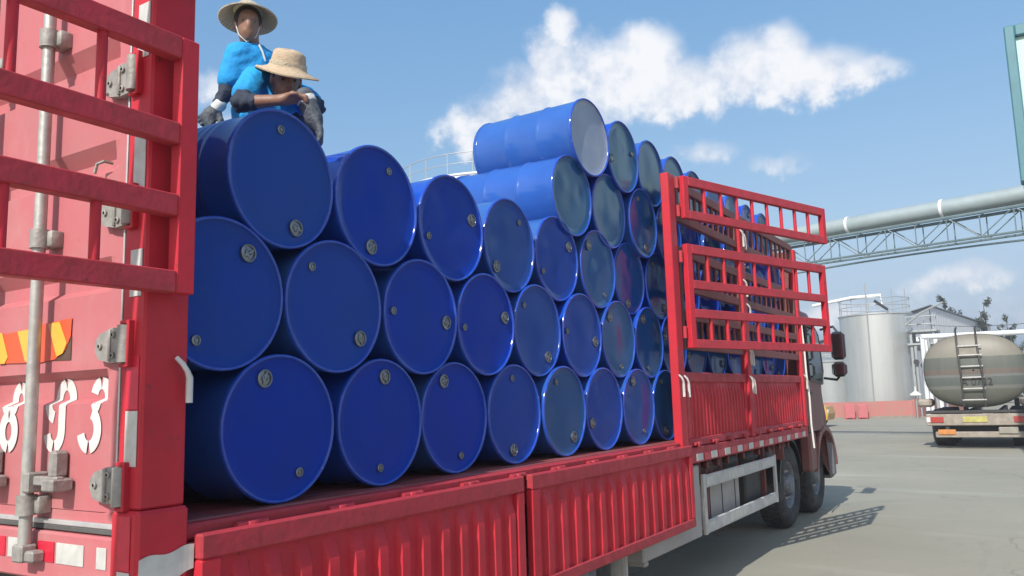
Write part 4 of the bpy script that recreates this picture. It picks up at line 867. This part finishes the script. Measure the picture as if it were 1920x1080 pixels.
# shed with corrugated cladding
sh_ = thing('corrugated_shed', (-4.5, 72, 0), 'grey shed with pale corrugated side wall behind the pipe rack', 'building')
zt = lambda y: 7.6-(y-66)*.02
rows = [[], []]
n = 120
for k in range(n+1):
    y = 66+22*k/n; x = -3.3+.05*(1 if k % 4 < 2 else 0)+(y-66)*.14; rows[0].append((x, y, 0)); rows[1].append((x, y, zt(y)))
G().grid(rows).build('cladding', 'corr', sh_)
G().add([(-12, 66, 0), (-3.3, 66, 0), (-3.3, 66, 7.6), (-12, 66, 5.2)], [(0, 1, 2, 3)]).build('gable_wall', 'roofdark', sh_)
G().add([(-3.2, 65.7, 7.65), (-12.3, 65.7, 5.2), (-12.3, 88, 5.0), (0, 88, 7.25), (-3.2, 65.7, 7.72), (-12.3, 65.7, 5.27), (-12.3, 88, 5.07), (0, 88, 7.32)], [(0, 1, 2, 3), (4, 5, 6, 7), (0, 1, 5, 4), (1, 2, 6, 5), (2, 3, 7, 6), (3, 0, 4, 7)]).build('roof', 'roofdark', sh_)
G().box(-5.6, -3.4, 65.2, 65.9, 5.0, 5.35, .02).build('canopy', 'pipe_white', sh_)
# trees beyond the tanker
def pine(x, y, h, seed, label, dens=1.0):
    rr = random.Random(seed); t = thing('pine_tree', (x, y, 0), label, 'tree', 'sparse pines beyond the tanker')
    lean = rr.uniform(-.3, .3)
    P = lambda s: Vector((x+lean*s*s, y, h*s))
    G().tube([P(s) for s in (0, .3, .6, .85, 1)], [.16, .12, .08, .045, .015], 7).build('trunk', 'bark', t)
    g = G(); gb = G()
    for k in range(int(16*dens)):
        s = rr.uniform(.35, 1.0); a = rr.uniform(0, 6.28); L = (1.15-s)*rr.uniform(1.0, 2.2)+.25; b = P(s); tip = b+Vector((math.cos(a)*L, math.sin(a)*L, L*rr.uniform(.5, 1.0)))
        mid = b.lerp(tip, .5)+Vector((0, 0, -.1*L)); gb.tube([b, mid, tip], [.035, .025, .01], 4, False)
        for j in range(int(34*dens)):
            u = rr.uniform(.35, 1.05); c = (b.lerp(mid, u*2) if u < .5 else mid.lerp(tip, u*2-1))+Vector((rr.gauss(0, .09), rr.gauss(0, .09), rr.gauss(.03, .09)))
            v1 = Vector((rr.gauss(0, 1), rr.gauss(0, 1), rr.gauss(.6, .8))).normalized()*rr.uniform(.2, .42); v2 = Vector((rr.gauss(0, 1), rr.gauss(0, 1), rr.gauss(0, 1))).normalized()*.07
            g.add([c-v1*.4-v2*.3, c-v1*.4+v2*.3, c+v2, c+v1, c-v2], [(0, 1, 2, 3, 4)])
    gb.build('branches', 'bark', t, kind='stuff'); g.build('crown', 'leaf', t, kind='stuff')
pine(-3.1, 80, 9.4, 1, 'tallest sparse pine with bare upper twigs, beside the corrugated shed')
pine(-1.5, 84, 7.6, 2, 'thin low pine above the left shoulder of the tanker barrel')
pine(-.2, 82, 9.0, 3, 'sparse pine with a pointed top above the tanker ladder'); pine(1.4, 83, 7.2, 4, 'short bushy pine above the right half of the tanker', 1.3); pine(-2.2, 86, 6.8, 5, 'low pine behind the tallest one', 1.3)
rr = random.Random(9)
g = G()
for k in range(9000):
    x = rr.uniform(-30, 60); y = 125+rr.gauss(0, 3); zt_ = 2.5+1.6*math.sin(x*.35)+1.2*math.sin(x*.9+1); z = rr.uniform(0, 1)**.7*max(1.5, zt_)
    v1 = Vector((rr.gauss(0, 1), rr.gauss(0, 1), rr.gauss(0, 1))).normalized()*.5; v2 = Vector((rr.gauss(0, 1), rr.gauss(0, 1), rr.gauss(0, 1))).normalized()*.4; c = Vector((x, y, z)); g.add([c-v1, c-v2, c+v1, c+v2], [(0, 1, 2, 3)])
g.build('far_trees', 'leaf', label='distant low belt of trees along the horizon', cat='trees', kind='stuff') if False else tag(g.build('far_trees', 'leaf'), 'distant low belt of trees along the horizon', 'trees', None, 'stuff')
# wires
up_ = thing('utility_pole', (14, 50, 0), 'tall concrete utility pole carrying the overhead wires', 'pole'); G().tube([(14, 50, 0), (14, 50, 8.5)], [.16, .10], 10).build('pole', 'tank2', up_); G().box(13.4, 14.6, 49.95, 50.05, 7.2, 7.3, .01).build('crossarm', 'tank2', up_)
for k, (z0, z1, o, nm) in enumerate(((6.2, 7.2, 0, 'thin overhead wire strung to the shed, upper one'), (5.5, 6.9, .4, 'thin overhead wire strung to the shed, lower one'))):
    a, b = Vector((-3.4+o, 66, z0)), Vector((14, 50, z1))
    tag(G().tube([a.lerp(b, t)-Vector((0, 0, 1.1*4*t*(1-t))) for t in np.linspace(0, 1, 14)], .022, 4).build('overhead_wire', 'dark'), nm, 'wire')
# yellow car half hidden by the truck
cy = thing('parked_car', (-6.6, 38.2, 0), 'yellow car parked beyond the front of the red truck', 'car')
pts = [(-8.7, .35), (-8.75, .75), (-8.1, .92), (-7.5, 1.38), (-6.0, 1.40), (-5.35, 1.0), (-4.75, .92), (-4.66, .6), (-4.72, .32), (-5.0, .28), (-8.5, .28)]
g = G(); rows = []
for (y, s) in ((37.35, .93), (37.40, 1.0), (38.2, 1.01), (39.0, 1.0), (39.05, .93)): rows.append([(-6.7+(px_+6.7)*s, y+(.18 if pz > 1.1 else 0)*(1 if y < 38 else -1 if y > 38.4 else 0), .28+(pz-.28)*(1 if s > .95 else .97)) for (px_, pz) in pts+[pts[0]]])
g.grid(rows, False); m_ = len(pts); g.add(rows[0][:-1], [tuple(range(m_))]); g.add(rows[-1][:-1], [tuple(range(m_))[::-1]]); g.build('body', 'taxi', cy)
G().prism([(-7.85, .96), (-7.4, 1.30), (-6.75, 1.32), (-6.75, .96)], 1, 37.47, 37.52).build('window', 'glass', cy); G().prism([(-6.68, .96), (-6.68, 1.32), (-6.05, 1.32), (-5.55, .98)], 1, 37.47, 37.52).build('window', 'glass', cy)
for x in (-8.0, -5.35):
    for y in (37.30, 39.0): wv = G().lathe([(.001, 0), (.19, .0), (.2, -.01), (.29, -.01), (.31, .02), (.31, .16), (.001, .17)], (x, y, .31), (0, 1, 0), 24).build('wheel', 'rubber', cy); G().lathe([(.001, -.02), (.17, -.012), (.18, -.003)], (x, y, .31), (0, 1, 0), 16).build('hubcap', 'rim', wv)
G().box(-4.80, -4.655, 37.45, 37.75, .62, .78, .02).build('headlight', 'white', cy)
cy.location.x -= .62
# ------------------------------------------------------------------ tanker trailer
TX, TY = 1.32, 23.9
tk = thing('tank_trailer', (TX, TY+5, 0), 'dusty road tanker seen from behind with striped rear head and ladder', 'tanker')
def tanker_mat():
    m = mat('tanker_bands', (.46, .45, .40), .5, bump=.05); t = m.node_tree; b = t.nodes['Principled BSDF']
    ge = t.nodes.new('ShaderNodeNewGeometry'); sp = t.nodes.new('ShaderNodeSeparateXYZ'); t.links.new(ge.outputs['Position'], sp.inputs[0])
    n_ = t.nodes.new('ShaderNodeTexNoise'); n_.inputs['Scale'].default_value = 5; n_.inputs['Detail'].default_value = 8; mpt = t.nodes.new('ShaderNodeMapping'); mpt.inputs['Scale'].default_value = (1.6, 1, .35); t.links.new(ge.outputs['Position'], mpt.inputs[0]); t.links.new(mpt.outputs[0], n_.inputs['Vector'])
    ad = t.nodes.new('ShaderNodeMath'); ad.operation = 'MULTIPLY_ADD'; t.links.new(n_.outputs[0], ad.inputs[0]); ad.inputs[1].default_value = .03; t.links.new(sp.outputs[2], ad.inputs[2])
    mr_2 = t.nodes.new('ShaderNodeMapRange'); t.links.new(ad.outputs[0], mr_2.inputs[0]); mr_2.inputs[1].default_value = 1.0; mr_2.inputs[2].default_value = 3.2
    cr = t.nodes.new('ShaderNodeValToRGB'); cr.color_ramp.interpolation = 'CONSTANT'; t.links.new(mr_2.outputs[0], cr.inputs[0])
    st_ = [(1.0, (.09, .10, .08)), (1.60, (.15, .16, .145)), (1.69, (.065, .09, .085)), (1.92, (.135, .15, .15)), (1.99, (.11, .08, .068)), (2.14, (.065, .085, .073)), (2.47, (.21, .195, .155))]
    for k, (z, c) in enumerate(st_):
        e = cr.color_ramp.elements[0] if k == 0 else cr.color_ramp.elements.new((z-1)/2.2)
        e.position = (z-1)/2.2; e.color = (*c, 1)
    if len(cr.color_ramp.elements) > len(st_): cr.color_ramp.elements.remove(cr.color_ramp.elements[-1])
    mx = t.nodes.new('ShaderNodeMix'); mx.data_type = 'RGBA'; mx.inputs[0].default_value = .3; sc_ = t.nodes.new('ShaderNodeMath'); sc_.operation = 'MULTIPLY'; sc_.inputs[1].default_value = .7; t.links.new(n_.outputs[0], sc_.inputs[0]); t.links.new(sc_.outputs[0], mx.inputs[0]); t.links.new(cr.outputs[0], mx.inputs['A']); mx.inputs['B'].default_value = (.15, .14, .115, 1)
    t.links.new(mx.outputs['Result'], b.inputs['Base Color']); return m
MT['bands'] = tanker_mat()
def sec(y, s, n=48):
    out = []
    for k in range(n+1):
        t = 2*math.pi*(k % n)/n; c_, s_ = math.cos(t), math.sin(t); e = .82
        out.append((TX+1.25*s*math.copysign(abs(c_)**e, c_), y, 2.09+1.0*s*math.copysign(abs(s_)**e, s_)))
    return out
G().grid([sec(TY-.28, .02), sec(TY-.27, .3), sec(TY-.23, .6), sec(TY-.15, .82), sec(TY-.07, .94), sec(TY, .985), sec(TY+.04, 1)], True).build('rear_head', 'bands', tk)
G().grid([sec(y, 1.0) for y in np.linspace(TY+.04, TY+9.6, 12)]+[sec(TY+9.8, .8), sec(TY+9.9, .02)], True).build('barrel', 'cream', tk)
for y in (TY+.03, TY+3.2, TY+6.4, TY+9.5): G().grid([sec(y-.04, 1.015), sec(y+.04, 1.015)], True).build('band', 'cream', tk)
def lettering(txt, size, loc, rot, m, par, name, label):
    cu = bpy.data.curves.new(name, 'FONT'); cu.body = txt; cu.size = size; cu.extrude = .004; cu.align_x = 'CENTER'
    ob = bpy.data.objects.new(name, cu); col.objects.link(ob); bpy.context.view_layer.update()
    me = bpy.data.meshes.new_from_object(ob.evaluated_get(bpy.context.evaluated_depsgraph_get())); bpy.data.objects.remove(ob)
    me.materials.clear(); me.materials.append(MT[m]); o = bpy.data.objects.new(name, me); col.objects.link(o); o.parent = par; o.location = Vector(loc)-origin(par); o.rotation_euler = rot; o['label'] = label
lettering('A 0722', .26, (TX+.05, TY-.285, 1.70), (R(90), 0, 0), 'dark', tk, 'lettering', 'faded dark lettering on the rear head')
for x in (-.28, .28): G().tube([(TX+x*.9-.05, TY-.32, 1.12), (TX+x*.9-.05, TY-.36, 2.0), (TX+x*.85-.1, TY-.30, 2.7), (TX+x*.85-.12, TY+.02, 3.22), (TX+x*.85-.12, TY+.35, 3.3)], .028, 7).build('ladder_rail', 'dark', tk)
for z in (1.3, 1.6, 1.9, 2.2, 2.5, 2.75): G().tube([(TX-.32, TY-.34, z), (TX+.24, TY-.34, z)], .02, 6).build('ladder_rung', 'guard', tk)
G().box(TX-.30, TX+.15, TY-.31, TY-.25, 2.50, 2.75, .01).build('placard', 'cream', tk)
G().box(TX-1.25, TX+1.25, TY-.42, TY-.30, .62, .93, .02).build('rear_beam', 'beige', tk)
G().box(TX-1.24, TX+1.24, TY-.36, TY+.2, .94, 1.02, .02).build('deck', 'dark', tk)
G().box(TX-1.05, TX+1.2, TY-.40, TY-.28, .30, .46, .02).build('underrun_bar', 'beige', tk)
for s in (-1, 1):
    G().box(TX+s*.98-.16, TX+s*.98+.16, TY-.445, TY-.42, .70, .86, .01).build('tail_lamp', 'lensred', tk); G().box(TX+s*1.19-.05, TX+s*1.19+.05, TY-.445, TY-.42, .71, .85, .01).build('reversing_lamp', 'white', tk)
    G().box(TX+s*.75-.05, TX+s*.75+.05, TY-.36, TY-.30, .46, .62, .01).build('bar_bracket', 'dark', tk)
    G().box(TX+s*1.22-.24, TX+s*1.22+.12, TY-.2, TY+.9, 1.12, 1.34, .06).build('rear_fender', 'beige', tk)
G().box(TX-.98, TX-.55, TY-.43, TY-.405, .38, .52, .02).build('amber_panel', 'amber', tk); G().box(TX+.45, TX+.9, TY-.44, TY-.402, .40, .58, .03).build('grey_panel', 'cream', tk)
G().box(TX-.36, TX+.22, TY-.44, TY-.421, .71, .86, .006).build('number_plate', 'plate', tk)
for s in (-1, 1):
    for y in (TY+1.2, TY+2.5, TY+3.8):
        wv = G().lathe([(.001, -.02), (.25, -.02), (.28, 0), (.40, -.01), (.50, .03), (.52, .08), (.52, .5), (.001, .52)], (TX+s*1.22, y, .52), (-s, 0, 0), 28).build('wheel', 'rubber', tk); G().lathe([(.001, -.03), (.12, -.04), (.25, -.022)], (TX+s*1.22, y, .52), (-s, 0, 0), 18).build('hub', 'rim', wv)
for x in (-.42, .42): G().box(TX+x-.06, TX+x+.06, TY-.25, TY+9.6, .62, .939, .01).build('chassis_rail', 'dark', tk)
G().box(TX-1.1, TX+1.1, TY-.05, TY+.0, .36, .62, .005).build('mud_flap', 'dark', tk)
for s in (-.8, .8): G().box(TX+s-.08, TX+s+.08, TY+8.4, TY+8.6, 0, 1.2, .01).build('landing_leg', 'dark', tk)

# ------------------------------------------------------------------ air
hz = G().box(-905, 905, -405, 1505, -1, 16, 0).build('haze', 'white'); tag(hz, 'thin pale haze lying over the yard', None, None, 'stuff')
hm = bpy.data.materials.new('haze_air'); hm.use_nodes = True; hn = hm.node_tree; hn.nodes.clear()
pv = hn.nodes.new('ShaderNodeVolumePrincipled'); pv.inputs['Color'].default_value = (.93, .95, 1, 1); pv.inputs['Density'].default_value = .0018; pv.inputs['Anisotropy'].default_value = .2
ho = hn.nodes.new('ShaderNodeOutputMaterial'); hn.links.new(pv.outputs[0], ho.inputs['Volume']); hz.data.materials.clear(); hz.data.materials.append(hm)
